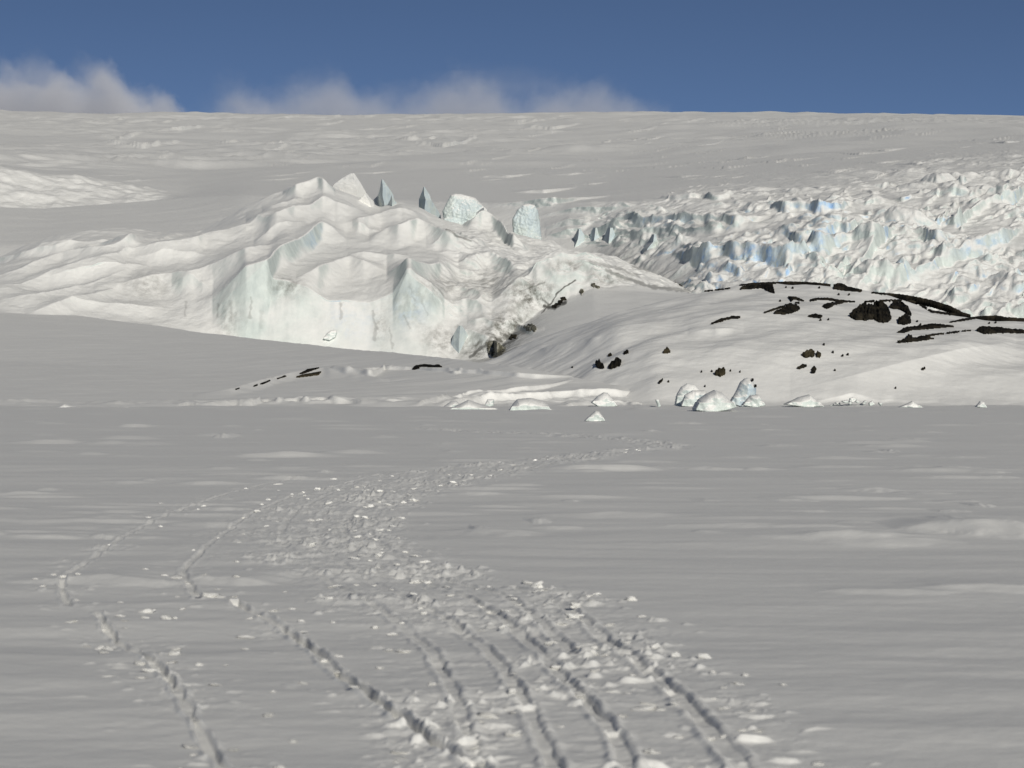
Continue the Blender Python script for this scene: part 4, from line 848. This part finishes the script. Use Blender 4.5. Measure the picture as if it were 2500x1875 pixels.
for u, v, r, lb in named:
    Yg = flatY(v); clod((u - CX) / F * Yg, Yg, .62 * r * Yg / F, lb)
cnt = 0
while cnt < 285:
    k = rng.choice(len(TL), p=np.array([.11, .09, .10, .08, .11, .10, .11, .11, .13, .03, .03])); ln = TL[k]; q = ln[rng.randint(len(ln))]
    y = q[1] + rng.normal(0, .35); x = q[0] + rng.normal(.05, .28)
    if y < 10.3 or y > 62: continue
    u = CX + x * F / y
    if not -20 < u < 2000: continue
    r = abs(rng.normal(0.0, .018)) + .012 + .0004 * y
    clod(x, y, min(r * .72, .042), 'small white snow clod thrown out beside the ski tracks', rng.uniform(.35, .8)); cnt += 1

# ------------------------------------------------------------------ clouds standing behind the ice cap
def cloud(name, u0, u1, vtop, curve, label, dens, seed, lift=.1, crisp=2.6, vbase=0):
    Y0, Y1 = 4700.0, 5300.0
    x0, x1 = (u0 - CX) / F * Y0, (u1 - CX) / F * Y0; zb, zt = (505.0 if not vbase else H + (CY - vbase) / F * Y0), H + (CY - vtop) / F * Y0
    co = [(x, y, z) for x in (-.5, .5) for y in (-.5, .5) for z in (-.5, .5)]
    f = [(0, 1, 3, 2), (4, 6, 7, 5), (0, 4, 5, 1), (2, 3, 7, 6), (0, 2, 6, 4), (1, 5, 7, 3)]
    m = bpy.data.materials.new(name); m.use_nodes = True; nt = m.node_tree; nt.nodes.clear()
    out = N(nt, 'ShaderNodeOutputMaterial'); vol = N(nt, 'ShaderNodeVolumePrincipled')
    vol.inputs['Color'].default_value = (.80, .80, .84, 1); vol.inputs['Anisotropy'].default_value = -0.25
    tc = N(nt, 'ShaderNodeTexCoord'); sep = N(nt, 'ShaderNodeSeparateXYZ'); nt.links.new(tc.outputs['Object'], sep.inputs['Vector'])
    def mth(op, a, b=None, c=None):
        n = N(nt, 'ShaderNodeMath', operation=op)
        for i, q in enumerate((a, b, c)):
            if q is None: continue
            if hasattr(q, 'is_output'): nt.links.new(q, n.inputs[i])
            else: n.inputs[i].default_value = q
        return n.outputs[0]
    xn = mth('ADD', sep.outputs['X'], .5); zn = mth('ADD', sep.outputs['Z'], .5)
    fc = N(nt, 'ShaderNodeFloatCurve'); nt.links.new(xn, fc.inputs['Value']); cv = fc.mapping.curves[0]
    pts = [((u - u0) / (u1 - u0), max(0, (H + (CY - v) / F * Y0 - zb) / (zt - zb)) if v else 0.0) for u, v in curve]
    while len(cv.points) < len(pts): cv.points.new(.5, .5)
    for pnt, (a, b) in zip(cv.points, pts): pnt.location = (a, b)
    fc.mapping.update()
    geo = N(nt, 'ShaderNodeNewGeometry')
    n1 = noise(nt, .015, 8, .66, geo.outputs['Position'], (1, .35, 1)); n2 = noise(nt, .0022, 3, .5, geo.outputs['Position'], (1, .5, 1))
    # the cloud thins out towards its top and its wisps
    hgt = mth('ADD', mth('SUBTRACT', fc.outputs[0], zn), lift)
    h2 = mth('MULTIPLY_ADD', mth('SUBTRACT', n1, .5), 1.05, hgt); h3 = mth('MULTIPLY_ADD', mth('SUBTRACT', n2, .5), .25, h2)
    dn = mth('MULTIPLY', mth('MINIMUM', mth('MAXIMUM', mth('MULTIPLY', h3, crisp), 0), 1), dens)
    ye = mth('SUBTRACT', 1, mth('MULTIPLY', mth('ABSOLUTE', sep.outputs['Y']), 1.9))
    nt.links.new(mth('MULTIPLY', dn, mth('MAXIMUM', ye, 0)), vol.inputs['Density']); nt.links.new(vol.outputs[0], out.inputs['Volume'])
    o = mesh_obj(name, co, f, m, smooth=False)
    o.location = ((x0 + x1) / 2, (Y0 + Y1) / 2, (zb + zt) / 2); o.scale = (x1 - x0, Y1 - Y0, zt - zb)
    return tag(o, label, 'cloud', None, 'stuff')
cloud('cloud', -700, 440, 90, [(-700, 180), (-200, 160), (0, 150), (75, 140), (110, 160), (140, 195), (175, 165), (210, 150), (260, 185), (300, 225), (350, 215), (400, 265), (440, 0)], 'grey cloud bank rising behind the left end of the skyline', .0068, 1, .10, 4.0)
cloud('cloud', 440, 1680, 110, [(440, 0), (500, 250), (560, 205), (640, 215), (730, 185), (800, 175), (880, 210), (950, 215), (1040, 185), (1110, 165), (1200, 185), (1270, 225), (1340, 205), (1440, 190), (1520, 210), (1590, 250), (1640, 275), (1680, 0)], 'thin grey cloud bank behind the middle of the skyline', .0036, 2, .17, 2.6)
cloud('cloud', 1050, 1380, 132, [(1050, 0), (1120, 152), (1200, 142), (1280, 146), (1340, 154), (1380, 0)], 'faint thin wisp of cloud floating above the middle bank', .0012, 3, .1, 2.0, 172)
